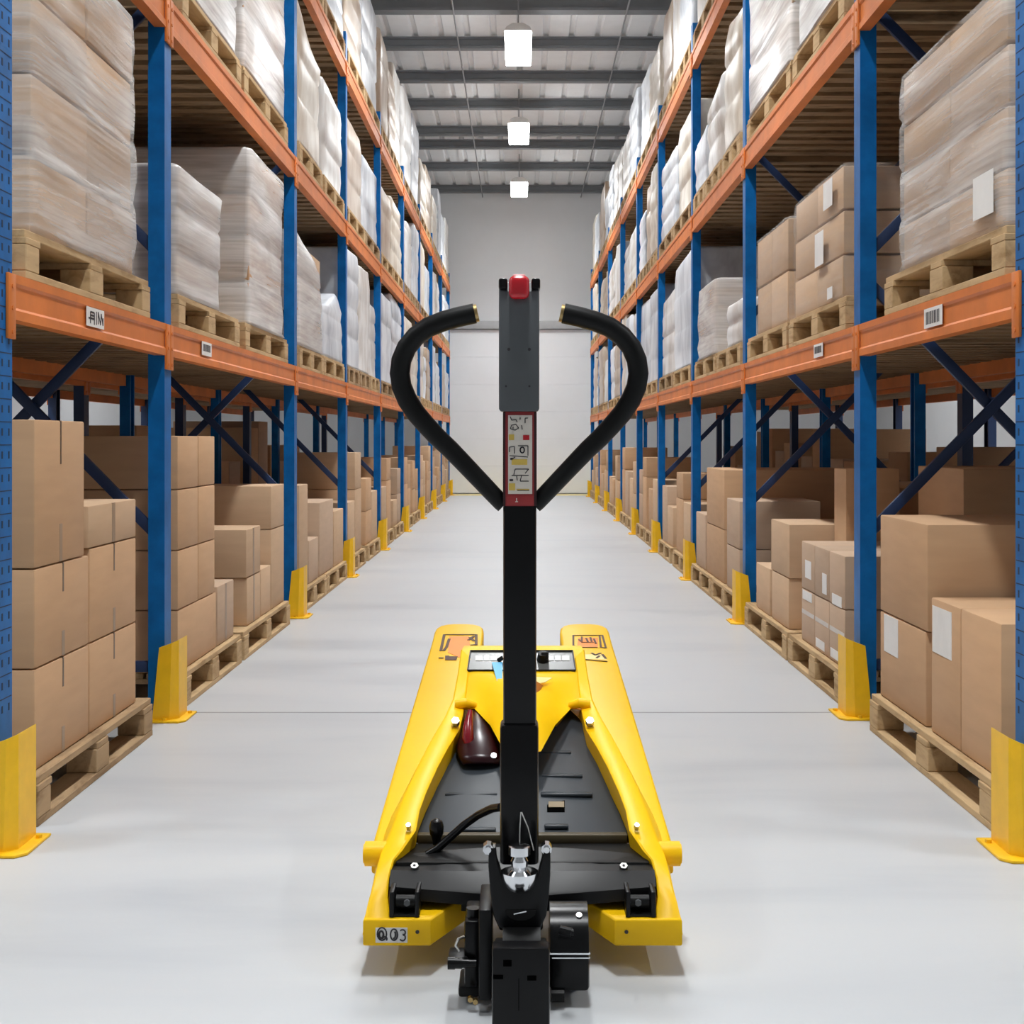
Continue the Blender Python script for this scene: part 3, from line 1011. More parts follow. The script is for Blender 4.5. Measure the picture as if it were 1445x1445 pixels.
def build_truck():
    T = empty('pallet_truck', (0.0036, 2.95, 0), 'yellow electric pallet truck with black tiller, standing in the aisle', 'pallet truck')

    def planez(d):                           # top of the raised forks
        return 0.194 + 0.098 * (d - 3.15)

    def on_fork(x, y):
        d = 1.2147 / ((y - VY) / F + 0.098)
        return P(x, y, d)

    x0 = 0.0036

    def mir(p):
        return Vector((2 * x0 - p.x, p.y, p.z)) if not isinstance(p, tuple) else p

    # --- forks with rounded tips
    for s in (-1, 1):
        out = [(.262, 3.14), (.334, 3.14), (.336, 3.22), (.333, 3.7), (.3235, 4.7), (.320, 5.06)]
        cx_, cy_ = .230, 5.20
        for k in range(0, 10):
            a = math.radians(k * 20)
            ca, sa = math.cos(a), math.sin(a)
            sg = lambda v: math.copysign(abs(v) ** .72, v)
            out.append((cx_ + .0905 * sg(ca), cy_ + .13 * sg(sa)))
        out += [(.1395, 5.06), (.150, 4.0), (.165, 3.5), (.262, 3.32)]
        top = [Vector((x0 + s * a, b, planez(b))) for a, b in out]
        m = MB(); m.prism(top, (0, 0, -.058), bev=.009, seg=3)
        fk = m.build('fork', YEL, T)
        # print near the tip
        def quad(mb, pts, mi=0, lift=.0010, th=.0012):
            mb.prism([Vector((x0 + s * a, b, planez(b) + lift)) for a, b in pts], (0, 0, -th), mi)
        def px(xx, yy):
            p = on_fork(xx, yy)
            return (abs(p.x - x0), p.y)
        def tri(*pts):
            return [px(*q) for q in pts]
        st = MB()
        if s < 0:
            quad(st, tri((634, 898), (662, 898), (664, 918), (651, 919), (650, 929), (632, 921)), 0)
        else:
            quad(st, tri((816, 900), (844, 900), (844, 914), (814, 914)), 0)
        sk = st.build('warning_sticker', STORANGE, fk)
        ln = MB()
        def stroke(x1, y1, x2, y2, w=.006):
            a, b = px(x1, y1), px(x2, y2)
            pa = Vector((x0 + s * a[0], a[1], planez(a[1]) + .0018)); pb = Vector((x0 + s * b[0], b[1], planez(b[1]) + .0018))
            ln.bar(pa, pb, w, .0012)
        if s < 0:
            for q in ((627, 896, 672, 896), (627, 896, 622, 919), (672, 896, 672, 911), (634, 902, 630, 914), (630, 914, 626, 919), (661, 904, 669, 898), (664, 911, 672, 910), (663, 900, 669, 905)):
                stroke(*q, .010)
            for q in ((619, 929, 626, 929), (631, 926, 631, 932), (636, 927, 636, 932), (639, 927, 639, 932), (643, 927, 641, 932)):
                stroke(*q, .014)
        else:
            for q in ((809, 897, 850, 897), (809, 897, 809, 911), (809, 911, 815, 914), (846, 897, 848, 914), (850, 897, 855, 915), (848, 914, 855, 915), (817, 903, 820, 906), (821, 899, 821, 906), (827, 901, 830, 907), (833, 900, 835, 906), (838, 902, 841, 909), (820, 907, 838, 907), (814, 914, 843, 914)):
                stroke(*q, .007)
            for q in ((824, 931, 857, 934), (835, 922, 840, 925), (840, 925, 848, 922), (850, 924, 855, 930), (842, 929, 846, 926)):
                stroke(*q, .008)
        ln.build('print', BROWNINK, fk)
        if s > 0:
            q = MB(); quad(q, tri((823, 924), (836, 923), (852, 924), (856, 931), (826, 930)), 0, .0006); q.build('pale_patch', PALEY, fk)  # pale sticker on the right fork
        # load roller on its lowered arm
        yb = 4.86
        a = MB(); a.bar((x0 + s * .235, 4.55, planez(4.55) - .062), (x0 + s * .235, yb, .06), .09, .03, bev=.004); a.build('roller_arm', BLACK, T)
        w = MB(); w.cyl((x0 + s * .195, yb, .0405), (x0 + s * .275, yb, .0405), .040, 24); w.build('load_roller', RUBBER, T)

    # --- side frames: legs that run from the housing down to the feet
    LEG = [((664, 930, 3.905), (650.5, 917, 3.945), .012),
           ((660, 960, 3.83), (646, 950, 3.86), .018),
           ((655, 1000, 3.74), (639, 987, 3.77), .030),
           ((648, 1030, 3.61), (627, 1013, 3.66), .042),
           ((633, 1054, 3.52), (611, 1040, 3.57), .048),
           ((618, 1082, 3.41), (596, 1068, 3.46), .048),
           ((602, 1117, 3.29), (575, 1110, 3.32), .042),
           ((592, 1144, 3.21), (559, 1150, 3.20), .032),
           ((587, 1172, 3.13), (548, 1180, 3.12), .020),
           ((568, 1200, 3.06), (537, 1207, 3.05), .012),
           ((556, 1214, 3.03), (532, 1225, 3.0), .010),
           ((549, 1240, 2.98), (526, 1250, 2.96), .009),
           ((547, 1266, 2.945), (519, 1275, 2.93), .008),
           ((551, 1299, 2.905), (514, 1299, 2.905), .005)]
    for s in (-1, 1):
        R = []
        for i, (a, b, fl) in enumerate(LEG):
            f = lambda q: (q[0] if s < 0 else 2 * CX - q[0])
            A = P(f(a), a[1], a[2]); B = P(f(b), b[1], b[2])
            if i < 9:
                yb = B.y + .02
                C = Vector((B.x + s * fl, yb, planez(yb) - .006))
                C.z = min(C.z, B.z - .02)
            else:
                C = Vector((B.x + s * fl, B.y + .012, B.z - .035))
            low = Vector((C.x - s * .006, C.y, max(C.z - .03, .09)))
            D = A + Vector((s * .004, .014, -.05))
            D.z = max(min(D.z, low.z + .05), .092)
            A2 = A + (B - A) * .10 + Vector((0, -.001, .003))
            B2 = B + (A - B) * .12 + Vector((0, -.001, .003))
            R.append([A, A2, B2, B, C, low, D])
        m = MB(); m.rings(R); lg = m.build('side_frame', YEL, T, sharp=.62)
        # bolts in the side frame
        for (bx, by, d, r) in ((643, 1019, 3.625, .0105), (577, 1166, 3.13, .006)):
            bp = P(bx if s < 0 else 2 * CX - bx, by, d)
            q = MB(); q.cyl(bp + Vector((0, -.004, -.004)), bp + Vector((0, -.016, .008)), r, 6)
            q.build('bolt', STEEL, lg)
        # axle boss on the outer side
        c = P(530 if s < 0 else 945, 1206, 3.1)
        q = MB(); q.cyl(Vector((x0 + s * .285, 3.1, .194)), Vector((x0 + s * .344, 3.1, .194)), .0265, 24)
        q.cyl(Vector((x0 + s * .343, 3.1, .194)), Vector((x0 + s * .347, 3.1, .194)), .021, 24)
        q.build('axle_boss', YEL, T)
        # foot: box with a chamfered inner side running back under the frame
        z0f, z1f = .0625, .1185
        pl = [(-.3265, 2.9), (-.1885, 2.9), (-.118, 3.06), (-.118, 3.13), (-.20, 3.2), (-.3265, 3.2)]
        g = MB(); g.prism([Vector((x0 + (a if s < 0 else -a), b, z1f)) for a, b in pl], (0, 0, z0f - z1f), bev=.0055, seg=3)
        ft = g.build('foot_box', YEL, T, sharp=.8)
        h = MB(); hp = P(589 if s < 0 else 884, 1315, 2.899); h.cyl(hp, hp + Vector((0, -.0012, 0)), .004, 12); h.build('hole', INK, ft)
        if s < 0:
            q = MB(); A = P(530, 1309, 2.899); B = P(575, 1330, 2.899)
            q.box(A.x, B.x, 2.8978, 2.8992, B.z, A.z)
            pq = q.build('plate', PAPER, ft)
            g = MB()
            def loop(cx, cy, rx, ry, a0=0, a1=360, r=.0016):
                pts = [P(cx + rx * math.cos(math.radians(a)), cy + ry * math.sin(math.radians(a)), 2.8974) for a in range(a0, a1 + 1, 20)]
                g.tube(pts, r, 6)
            loop(539, 1318, 6.5, 9); loop(538, 1319, 3, 5, r=.0022); loop(543, 1325, 3, 3, 180, 400)
            loop(556, 1319, 5, 8); loop(556, 1319, 2, 5, -60, 120, r=.002)
            loop(568, 1316, 4, 4, -140, 90); loop(568, 1323, 4, 4.5, -90, 150)
            g.build('print', INK, pq)

    # --- housing between the forks
    rows = [  # (offset px, y, d) from middle to side
        [(0, 911, 4.03), (22, 911, 4.03), (45, 911, 4.03), (64, 911, 4.03), (82, 911, 4.03)],
        [(0, 914, 3.96), (22, 914, 3.96), (45, 914, 3.96), (66, 914, 3.96), (84.5, 914, 3.96)],
        [(0, 918, 3.94), (22, 918, 3.94), (45, 918, 3.94), (67, 918, 3.94), (86, 919, 3.94)],
        [(0, 950, 3.85), (24, 950, 3.85), (46, 950, 3.85), (68, 950, 3.85), (88, 950, 3.86)],
        [(0, 966, 3.74), (25, 966, 3.76), (47, 965, 3.80), (69, 966, 3.82), (90, 967, 3.83)],
        [(0, 990, 3.60), (26, 988, 3.64), (46, 984, 3.75), (68, 985, 3.79), (94, 986, 3.775)],
        [(0, 1020, 3.50), (27, 1018, 3.53), (44, 1008, 3.65), (69, 994, 3.76), (97.5, 993, 3.755)],
        [(0, 1066, 3.44), (26, 1060, 3.46), (46, 1023, 3.60), (68, 1000, 3.735), (86, 1003, 3.735)],
    ]
    R = []
    for r in rows:
        pts = [P(CX - o, y, d) for o, y, d in reversed(r)] + [P(CX + o, y, d) for o, y, d in r[1:]]
        R.append(pts)
    back = [Vector((p.x, 4.05, p.z - .0)) for p in R[0]]
    # close behind: back wall and underside
    low1 = [Vector((p.x, p.y + .05, p.z - .012)) for p in R[-1]]
    low2 = [Vector((p.x * 1.0, 4.03, .27)) for p in R[0]]
    ringsH = [R[0]] + R[1:] + [low1, low2]
    m = MB()
    tmp = m.bm
    V = [[tmp.verts.new(p) for p in r] for r in ringsH]
    n = len(V[0])
    for a, b in zip(V, V[1:] + V[:1]):
        for i in range(n - 1):
            tmp.faces.new((a[i], a[i + 1], b[i + 1], b[i])).smooth = True
    tmp.faces.new([r[0] for r in V])
    tmp.faces.new([r[-1] for r in reversed(V)])
    bmesh.ops.recalc_face_normals(tmp, faces=tmp.faces[:])
    hs = m.build('housing', YEL, T, sharp=.75)
    # shoulders
    for s in (-1, 1):
        q = MB()
        q.tube([P(CX + s * 66, 995, 3.745), P(CX + s * 80, 992, 3.735), P(CX + s * 95, 994, 3.735)], .013, 14, radii=[.008, .0135, .013])
        q.build('shoulder_rib', YEL, hs)
    # display panel
    def fp(x, y, lift=0.0):
        d = 3.94 - (y - 918) / 32 * .09
        return P(x, y, d) + Vector((0, -lift * .45, lift))
    q = MB(); q.prism([fp(664, 919.5, .001), fp(808, 919.5, .001), fp(812, 947, .001), fp(660, 947, .001)], (0, .004, -.008), bev=.0)
    pn = q.build('display_panel', SCREEN, hs)
    q = MB()
    C4 = [fp(664, 919.5, .003), fp(808, 919.5, .003), fp(812, 947, .003), fp(660, 947, .003)]
    for a, b in zip(C4, C4[1:] + C4[:1]):
        q.bar(a, b, .0035, .0035)
    q.build('bezel', SATIN, pn)
    for xs in ((671, 682), (683, 691), (692, 702), (774, 782), (783, 792), (793, 804)):
        q = MB(); q.prism([fp(xs[0], 926, .0025), fp(xs[1] - .6, 926, .0025), fp(xs[1] - .4, 933, .0025), fp(xs[0], 933, .0025)], (0, .001, -.003)); q.build('panel_reflection', PAPER, pn)  # window reflections on the panel, laid on as white plates
    q = MB(); kc = fp(766, 932, .0); q.cyl(kc, kc + Vector((0, -.012, .022)), .017, 20, r2=.013); q.box(kc.x - .005, kc.x + .016, kc.y - .02, kc.y - .002, kc.z + .006, kc.z + .026, bev=.004); q.build('key_switch', RUBBER, pn)
    q = MB(); q.prism([fp(694, 937, .004), fp(709, 937, .004), fp(709, 972, .012), fp(702, 970, .012)], (0, -.001, .0015)); q.build('tag', CYAN, hs)
    q = MB(); q.cyl(fp(703, 934, .004), fp(709, 934, .012), .006, 12); q.build('tag_clip', BLACK, hs)
    q = MB(); q.prism([P(757, 956, 3.77), P(779, 957, 3.79), P(770, 963, 3.765), P(757, 966, 3.74)], (0, -.002, .002)); q.build('pale_patch', PALEY, hs)  # reflection on the housing, painted as a pale patch
    q = MB(); q.prism([P(757, 962, 3.735), P(766, 968, 3.74), P(762, 975, 3.715), P(757, 980, 3.69)], (0, -.002, .002)); q.build('brown_reflection', plain('reflection_brown', (.42, .13, .01)), hs)  # brown part of the same painted reflection

    # --- slate cover plate with pressed ribs
    def pd(y):                                # depth of the plate at picture height y
        return 3.80 - (y - 1000) / 180 * .60
    q = MB()
    edge = [(1000, 66), (1013, 80), (1045, 98), (1082, 118), (1117, 134), (1144, 146), (1170, 153), (1179, 152)]
    top, bot = [], []
    for y, o in edge:
        top.append((P(CX - o, y, pd(y)), P(CX + o, y, pd(y))))
    poly = [a for a, b in top] + [b for a, b in reversed(top)]
    q.prism(poly, (0, .006, -.02), bev=.003)
    cv = q.build('cover_plate', SLATE, T, sharp=.5)
    for x1, x2, y in ((762, 806, 1064), (764, 822, 1097), (628, 702, 1123), (763, 836, 1123), (768, 802, 1168), (650, 700, 1173)):
        q = MB()
        n0 = Vector((0, -.0035, .004))
        q.bar(P(x1, y, pd(y)) + n0, P(x2, y, pd(y)) + n0, .020, .009, bev=.0035)
        q.build('rib', SLATE, cv)
    q = MB(); q.prism([P(772, 1130, pd(1130)), P(797, 1130, pd(1130)), P(797, 1147, pd(1147)), P(772, 1147, pd(1147))], (0, -.0012, .0016)); hl = q.build('access_hole', VOID, cv)
    q = MB(); q.prism([P(774, 1132, pd(1132)), P(796, 1132, pd(1132)), P(796, 1140, pd(1140)), P(774, 1140, pd(1140))], (0, -.0016, .0024)); q.build('hole_liner', plain('liner', (.20, .14, .06)), hl)
    # lower lip of the cover and the dark well beneath it
    q = MB(); q.box(x0 - .235, x0 + .235, 3.175, 3.20, .192, .214, bev=.003); q.build('cover_lip', plain('lip_brown', (.06, .045, .02)), cv)
    q = MB(); q.box(x0 - .272, x0 + .272, 3.03, 3.174, .09, .196, bev=.004); q.build('well', RUBBER, T)

    # red lens / connector behind the left opening
    q = MB()
    R = []
    for k in range(9):
        t = k / 8
        y = 1012 + t * 74
        w = .018 + .042 * min(1, t * 1.5) ** .8 * (1 if t < .8 else 1 - (t - .8) * 1.6)
        c = P(672 + 7 * t, y, pd(y)) + Vector((0, -.012, .016))
        R.append([c + Vector((w * math.cos(a), -.030 * math.sin(a) * (.5 + .5 * math.sin(math.pi * t)), .028 * math.sin(a) * (.3 + .7 * math.sin(math.pi * t)))) for a in [i * math.pi / 6 for i in range(12)]])
    q.rings(R); ln = q.build('battery_plug', DRED, T, sharp=0)
    q = MB(); c = P(661, 1060, pd(1060)) + Vector((0, -.036, .040)); q.tube([c + Vector((.004, .05, .06)), c + Vector((0, .02, .028)), c, c + Vector((.004, -.012, -.034))], .012, 12, radii=[.006, .013, .015, .006]); q.build('grip', GRIPR, ln)
    q = MB(); c = P(697, 1079, pd(1079)) + Vector((0, -.018, .02)); q.cyl(c, c + Vector((0, -.012, .01)), .008, 12); q.build('screw', CHROME, ln)

    # --- black cross member in front of the well
    q = MB()
    R = []
    for o in (-188, -150, -110, -70, -35, 0, 35, 70, 110, 150, 188):
        f = abs(o) / 188
        R.append([P(CX + o * .985, 1195 + 14 * f ** 2, 3.09), P(CX + o * .99, 1230 - 2 * f, 3.0), P(CX + o, 1262 - 15 * f, 2.962), P(CX + o, 1266 - 15 * f, 2.955), P(CX + o, 1284 - 16 * f, 2.955), P(CX + o * .98, 1262, 3.09)])
    q.rings(R); cm = q.build('cross_member', SATIN, T, sharp=.35)
    for bx in (585, 880):
        q = MB(); c = P(bx, 1225, 3.01); q.cyl(c, c + Vector((0, -.004, .007)), .0088, 6, mi=0); b = q.build('bolt', STEEL, cm)
        q = MB(); q.cyl(c + Vector((0, -.004, .0068)), c + Vector((0, -.0045, .0082)), .0028, 8); q.build('socket', INK, b)
    for s in (-1, 1):
        q = MB()
        xa, xb = x0 + s * .2735, x0 + s * .212
        q.box(xa, xa - s * .010, 2.905, 2.99, .1195, .172, bev=.002)
        q.box(xb, xb + s * .009, 2.905, 2.99, .1195, .172, bev=.002)
        q.box(xa, xb, 2.975, 2.99, .1195, .172)
        q.box(xa, xb, 2.91, 2.99, .1195, .124)
        br = q.build('pulley_bracket', SATIN, T)
        q = MB(); q.cyl((xa - s * .012, 2.935, .143), (xb + s * .011, 2.935, .143), .014, 18); q.build('pulley', RUBBER, br)
        q = MB(); q.cyl((x0 + s * .238, 2.921, .146), (x0 + s * .238, 2.914, .146), .007, 6); q.build('bolt', GREY, br)

    # cable and black knob left of the tiller
    q = MB(); pts = [P(707, 1139, 2.98), P(694, 1141, 3.02), P(675, 1150, 3.07), (P(655, 1164, 3.09)), P(636, 1181, 3.09), P(618, 1197, 3.09), P(603, 1206, 3.09)]
    q.tube(pts, .0088, 12); q.build('cable', BLACK, T)
    q = MB(); c = P(616, 1192, 3.12); q.lathe(c, [(.008, 0), (.010, .014), (.015, .024), (.0165, .04), (.013, .052), (.004, .057)], 18); q.build('knob', BLACK, T)

    # --- tiller
    dm = 2.80
    def colm(mb, xa, xb, ya, yb, d0, d1, r=.008, mi=0):
        za, zb = Z(yb, d0), Z(ya, d0)
        X0, X1 = (xa - VX) / F * d0, (xb - VX) / F * d0
        mb.box(X0, X1, d0, d1, za, zb, mi, bev=r)
    q = MB(); colm(q, 710, 757, 575, 1026, 2.78, 2.83); tl = q.build('tiller_mast', BLACK, T)
    q = MB(); colm(q, 705.5, 760, 1023, 1222, 2.772, 2.838); lo = q.build('tiller_foot', BLACK, T)
    for s, pts in ((-1, ((735, 1146), (733.5, 1170), (733, 1196))), (1, ((736, 1146), (745, 1168), (753, 1200)))):
        q = MB(); q.tube([P(x, y, 2.768) for x, y in pts], .0013, 6); q.build('wire', STEEL, lo)
    # red framed sticker
    q = MB(); A, B = P(713, 581, 2.779), P(754.5, 714, 2.779); q.box(A.x, B.x, 2.7772, 2.7805, B.z, A.z); rs = q.build('sticker_frame', REDST, tl)
    q = MB(); A, B = P(717, 586, 2.777), P(751, 697, 2.777); q.box(A.x, B.x, 2.7762, 2.7771, B.z, A.z); cs = q.build('instruction_sticker', CREAM, rs)
    for s in (-1, 1):                         # dark side strips of the frame
        xx = P(711.5 if s < 0 else 755.5, 600, 2.778).x
        q = MB(); q.box(xx - .0025, xx + .0025, 2.7768, 2.7805, Z(714, 2.778), Z(582, 2.778)); q.build('edge_strip', plain('edge_dark_red', (.03, .004, .005)), rs)
    sk = MB(); yl = MB(); rd = MB(); wh = MB()
    def S(x1, y1, x2, y2, w=.0016):
        sk.bar(P(x1, y1, 2.7757), P(x2, y2, 2.7757), .0008, w, up=Vector((.01, 0, 1)) if abs(x2 - x1) > abs(y2 - y1) else Vector((1, 0, .01)))
    def Rc(mb, x1, y1, x2, y2):
        a, b = P(x1, y1, 2.7758), P(x2, y2, 2.7758)
        mb.box(a.x, b.x, 2.7754, 2.7761, b.z, a.z)
    for q4 in ((720, 588, 722, 593), (722, 593, 728, 592), (728, 592, 730, 596), (722, 600, 728, 599), (728, 599, 732, 604), (732, 604, 727, 607), (727, 607, 720, 605), (720, 605, 722, 600), (724, 602, 724, 605), (736, 600, 737, 606), (734, 589, 734, 592), (741, 590, 745, 590), (741, 590, 741, 597), (719, 631, 726, 630), (719, 631, 719, 638), (726, 630, 726, 640), (731, 629, 745, 629), (745, 629, 745, 643), (719, 643, 745, 645), (727, 662, 746, 662), (727, 662, 725, 670), (746, 662, 741, 668), (722, 671, 746, 671), (736, 671, 734, 679), (734, 679, 746, 679), (729, 672, 730, 678), (722, 648, 727, 645), (730, 692, 747, 692)):
        S(*q4)
    for k in range(0, 360, 30):
        a, b = math.radians(k), math.radians(k + 34)
        S(737 + 3 * math.cos(a), 635 + 4.2 * math.sin(a), 737 + 3 * math.cos(b), 635 + 4.2 * math.sin(b), .0026)
    Rc(yl, 718, 613, 725.5, 621); Rc(yl, 722, 648, 744, 656); Rc(yl, 718, 682, 727, 692); Rc(rd, 738, 614, 747, 621); Rc(yl, 729, 690, 747, 692)
    Rc(sk, 720, 646, 724, 649); Rc(sk, 719, 676, 724, 679)
    sk.build('drawing', INK, cs); yl.build('yellow_mark', STYEL, cs); rd.build('red_mark', RED, cs); wh.bm.free()
    q = MB(); A, B = P(715, 699, 2.777), P(753, 713, 2.777); q.box(A.x, B.x, 2.7762, 2.7772, B.z, A.z, bev=.0003); q.build('red_plate', plain('plate_red', (.36, .03, .03)), rs)
    q = MB(); sk = q; A = P(729, 708, 2.7758); q.bar(P(729, 703, 2.7758), P(729, 708, 2.7758), .0008, .0016, up=Vector((1, 0, .01))); q.bar(P(727, 708, 2.7758), P(731, 708, 2.7758), .0008, .0016); q.build('small_print', CREAM, rs)

    # control head
    q = MB()
    zt, zb = Z(395, 2.74), Z(580, 2.74)
    X0, X1 = P(704, 0, 2.74).x, P(761, 0, 2.74).x
    prof = [(2.74, zb), (2.735, zb + .05), (2.735, zt - .05), (2.742, zt - .022), (2.76, zt - .004), (2.785, zt), (2.82, zt - .006), (2.855, zt - .05), (2.855, zb + .03), (2.845, zb)]
    q.prism([Vector((X0, a, b)) for a, b in prof], (X1 - X0, 0, 0), bev=.005, seg=2)
    hd = q.build('control_head', GREY, T, sharp=.45)
    for xx, yy in ((718, 493), (747, 493), (714, 545), (747, 545)):
        c = P(xx, yy, 2.735); q = MB(); q.cyl(c + Vector((0, .001, 0)), c + Vector((0, -.0007, 0)), .0030 if yy < 500 else .0022, 10); q.build('screw_hole', INK, hd)
    for s in (-1, 1):
        xx = P(733 + s * 23, 0, 2.75).x
        q = MB(); q.box(xx - .0085, xx + .0085, 2.734, 2.80, zt - .018, zt + .003, bev=.004); q.build('rocker', BLACK, hd)
    q = MB(); a, b = P(718, 388, 2.715), P(747, 421, 2.715); q.box(a.x, b.x, 2.715, 2.80, b.z, a.z, bev=.011, seg=4); rb = q.build('reverse_button', RED, hd)
    q = MB(); q.box(a.x + .007, b.x - .007, 2.735, 2.79, a.z - .003, a.z + .004, bev=.003); q.build('button_cap', plain('cap_pink', (.75, .35, .36), .3), rb)

    # handle loop
    raw = [(668, 962), (655, 950), (610, 903), (555, 845), (500, 787), (450, 735), (400, 688), (355, 640), (310, 588), (275, 535), (251, 478), (243, 425), (250, 370), (272, 318), (310, 272), (360, 236), (420, 212), (480, 195), (530, 184), (549, 180)]
    for s in (-1, 1):
        pts = []
        for i, (a, b) in enumerate(raw):
            x, y = 480 + a / 2.89, 380 + b / 2.89
            x = x if s < 0 else 2 * 732.5 - x
            pts.append(P(x, y, 2.80 - .03 * max(0, min(1, (i - 8) / 8))))
        rad = [.0165 + .0035 * min(1, i / 9) for i in range(len(pts))]
        q = MB(); q.tube(pts, .019, 18, radii=rad); hn = q.build('handle_loop', RUBBER, T, sharp=1.0)
        e1 = pts[-1]; dr = (pts[-1] - pts[-2]).normalized()
        q = MB(); q.cyl(e1 - dr * .002, e1 + dr * .006, .0175, 18); q.build('end_cap', BRASS, hn)

    # yoke at the foot of the tiller
    outl = [(689, 1196), (689, 1225), (692, 1262), (696, 1292), (703, 1308), (716, 1318), (735, 1321), (752, 1318), (764, 1308), (771, 1292), (775, 1262), (777, 1225), (777, 1196)]
    inn = [(767, 1196), (765, 1215), (759, 1236), (750, 1251), (733, 1259), (717, 1251), (708, 1236), (701, 1215), (699, 1196)]
    q = MB(); q.prism([P(x, y, 2.70) for x, y in outl + inn], (0, .035, 0), bev=.0035, seg=3); yk = q.build('yoke', BLACK, T, sharp=.5)
    q = MB()
    R = []
    for k in range(13):
        a = math.radians(k * 15)
        R.append(P(735 + 22 * math.cos(math.pi + a * 1.0), 1284 + 15 * math.sin(a), 2.6995))
    q.prism([p for p in R], (0, -.0012, 0)); q.build('slot', RUBBER, yk)
    q = MB(); q.bar(P(725, 1290, 2.6975), P(743, 1286, 2.6975), .001, .0022); q.build('slot_pin', CHROME, yk)
    for xx in (689, 771):
        q = MB(); c = P(xx, 1196, 2.715); q.cyl(c + Vector((0, -.014, 0)), c + Vector((0, .012, 0)), .0105, 8); q.cyl(c + Vector((0, -.022, .001)), c + Vector((0, -.014, .001)), .006, 12); q.build('pivot_bolt', CHROME, yk)
    q = MB(); c = P(733, 1256, 2.703); q.lathe(c, [(.004, -.002), (.020, .001), (.029, .011), (.0345, .026), (.036, .036), (.022, .030), (.015, .038), (.0165, .056), (.0125, .064), (.0205, .068), (.0205, .084), (.010, .088)], 28); q.build('pivot_cap', CHROME, T, sharp=.5)

    # --- drive unit
    q = MB(); xa, xb = P(694, 0, 2.6).x, P(776, 0, 2.6).x
    q.box(xa, xb, 2.605, 2.648, .016, Z(1339, 2.6), bev=.006)
    q.box(xa + .002, xb - .002, 2.64, 2.80, .045, .118, bev=.006)
    q.box(xa + .01, xb - .01, 2.765, 2.84, .14, .178, bev=.006)
    gb = q.build('gearbox', SATIN, T)
    for a, b, c, d in ((710, 1356, 722, 1365), (696, 1377, 710, 1383), (744, 1378, 757, 1385)):
        A, B = P(a, b, 2.6), P(c, d, 2.6); q = MB(); q.box(A.x, B.x, 2.6042, 2.606, B.z, A.z); q.build('recess', VOID, gb)
    q = MB(); A = P(732, 1382, 2.6); q.box(A.x - .0006, A.x + .0006, 2.6044, 2.606, .05, A.z); q.build('seam', VOID, gb)
    q = MB(); xa, xb = P(776, 0, 2.74).x, P(832, 0, 2.74).x
    q.box(xa, xb, 2.74, 2.90, Z(1400, 2.74), Z(1342, 2.74), bev=.008)
    mt = q.build('motor', BLACK, T)
    q = MB(); ym, zm = 2.82, Z(1343, 2.74)
    R = []
    for xx in (xa + .001, xb - .001):
        R.append([Vector((xx, ym + .078 * math.cos(a), zm - .004 + .072 * math.sin(a))) for a in [math.pi * i / 12 for i in range(13)]])
    q.rings(R); q.build('motor_cover', BLACK, mt)
    q = MB(); q.box(xa, xb + .001, 2.7375, 2.742, zm - .005, zm - .002); q.box(xa + .004, xb + .001, 2.7375, 2.742, zm - .0125, zm - .0105); q.build('trim_band', CHROME, mt)
    q = MB(); c = P(817, 1294, 2.78); q.cyl(c, c + Vector((0, -.004, .006)), .006, 8); q.build('bolt', STEEL, mt)
    q = MB(); c = P(790, 1312, 2.70); q.cyl(c, c + Vector((.022, -.004, -.004)), .009, 10); q.cyl(c + Vector((.02, -.004, -.004)), c + Vector((.026, -.004, -.004)), .006, 10); q.build('connector_plug', SATIN, mt)
    # valve block on the left
    q = MB(); xa, xb = P(676, 0, 2.72).x, P(694, 0, 2.72).x
    q.box(xa, xb, 2.70, 2.86, .03, Z(1284, 2.7), bev=.004); vb = q.build('pump_plate', SATIN, T)
    q = MB(); q.box(P(655, 0, 2.75).x, P(676, 0, 2.75).x, 2.75, 2.88, Z(1395, 2.75), Z(1300, 2.75), bev=.006); q.build('pump_body', BLACK, vb)
    q = MB(); c = P(668, 1288, 2.78); q.cyl(c + Vector((0, 0, -.03)), c + Vector((0, 0, .01)), .014, 16); q.build('filler_cap', BLACK, vb)
    for k, xx in enumerate((637, 647, 657, 667)):
        q = MB(); c = P(xx, 1359, 2.735); q.cyl(c + Vector((-.007, 0, 0)), c + Vector((.007, 0, 0)), .012 - .0015 * k, 12); q.build('fitting', BLACK, vb)
    q = MB(); q.box(P(632, 0, 2.74).x, P(660, 0, 2.74).x, 2.745, 2.80, Z(1368, 2.74), Z(1352, 2.74), bev=.003); q.build('valve', SATIN, vb)
    q = MB(); q.tube([P(648, 1342, 2.74), P(643, 1334, 2.74), P(647, 1325, 2.74), P(655, 1322, 2.75)], .003, 8); q.build('hose_clip', STEEL, vb)
    for xx, yy in ((664, 1408), (671, 1411)):
        q = MB(); c = P(xx, yy, 2.73); q.cyl(c, c + Vector((0, -.012, 0)), .0055, 6); q.build('brass_fitting', BRASS, vb)
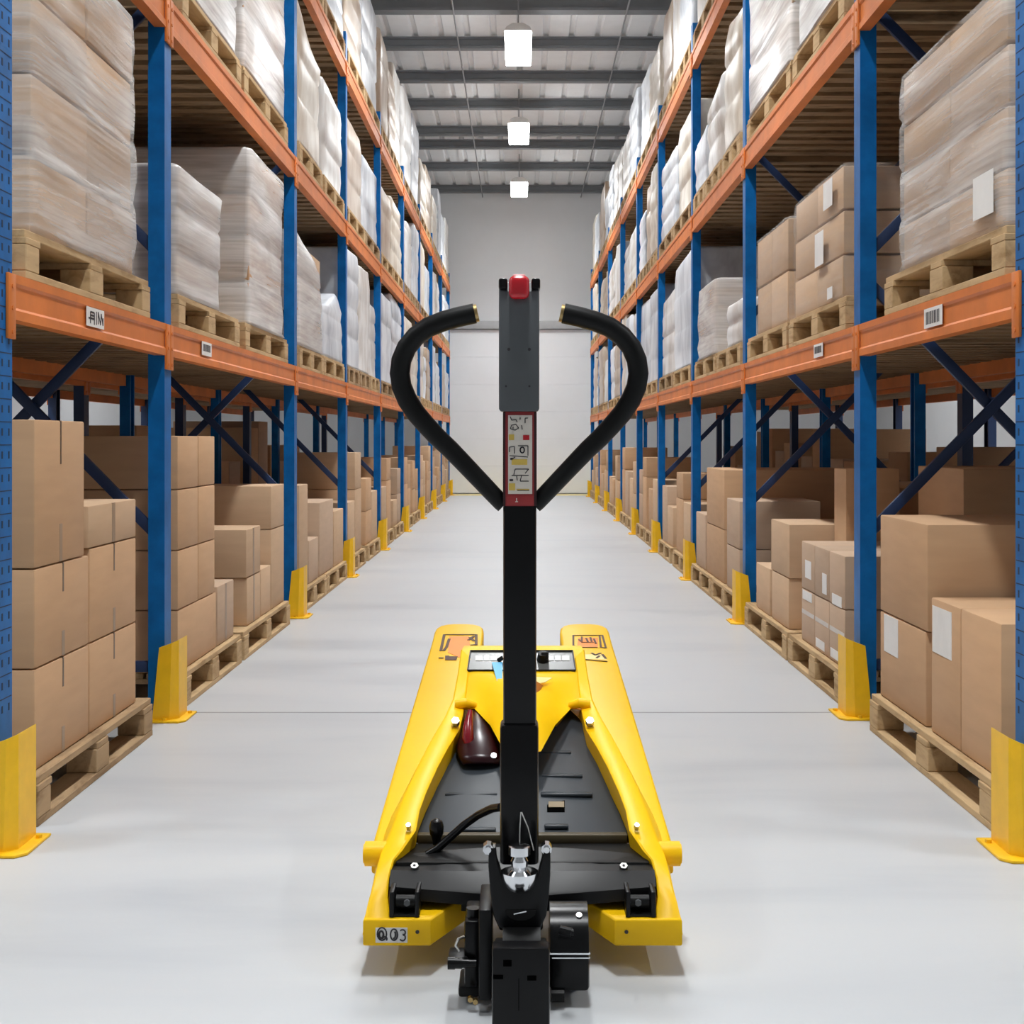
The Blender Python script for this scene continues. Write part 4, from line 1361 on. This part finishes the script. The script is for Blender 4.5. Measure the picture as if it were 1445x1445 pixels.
    q = MB(); q.box(P(646, 0, 2.74).x, P(676, 0, 2.74).x, 2.76, 2.86, .012, Z(1395, 2.75), bev=.006); q.build('pump_skirt', RUBBER, vb)
    # wheels
    q = MB(); q.cyl((x0 - .038, 2.74, .0905), (x0 + .034, 2.74, .0905), .090, 36); q.build('drive_wheel', RUBBER, T)
    q = MB(); c = P(803, 0, 2.80).x; q.cyl((c - .018, 2.84, .0355), (c + .018, 2.84, .0355), .035, 24); q.build('castor_wheel', RUBBER, T)
    q = MB(); q.box(c - .02, c + .02, 2.82, 2.86, .055, .09, bev=.004); q.build('castor_fork', SATIN, T)
    q = MB(); c = P(786, 1405, 2.74); q.cyl(c + Vector((-.012, 0, 0)), c + Vector((.014, 0, 0)), .012, 10); q.build('plug', RUBBER, T)
    return T


# ------------------------------------------------------------------ build everything
build_hall()
build_lamps()
build_racks()
build_ground()
build_shelves()
build_beyond()
build_truck()

# ------------------------------------------------------------------ camera, fill light, view
cam = bpy.data.cameras.new('camera')
co = bpy.data.objects.new('camera', cam)
COL.objects.link(co)
co.location = (0, 0, HC)
co.rotation_euler = (math.radians(90), 0, 0)
cam.sensor_width = 36
cam.lens = 36 * F / 1445
cam.shift_x = -(VX - 722.5) / 1445
cam.shift_y = -(722.5 - VY) / 1445
cam.clip_start = 0.05
SC.camera = co

w = bpy.data.worlds.new('rear_fill')  # even fill light added through the missing rear wall
SC.world = w
w.use_nodes = True
bg = w.node_tree.nodes['Background']
bg.inputs['Color'].default_value = (0.93, 0.97, 1.0, 1)
bg.inputs['Strength'].default_value = 0.24

SC.view_settings.view_transform = 'Standard'
SC.view_settings.look = 'None'
SC.view_settings.exposure = 0.0
SC.view_settings.gamma = 1.0
SC.view_settings.use_curve_mapping = False
SC.cycles.use_denoising = True
SC.cycles.max_bounces = 7
SC.cycles.diffuse_bounces = 5
SC.cycles.glossy_bounces = 3
SC.cycles.transparent_max_bounces = 12
SC.cycles.sample_clamp_indirect = 8
SC.cycles.caustics_reflective = False
SC.cycles.caustics_refractive = False
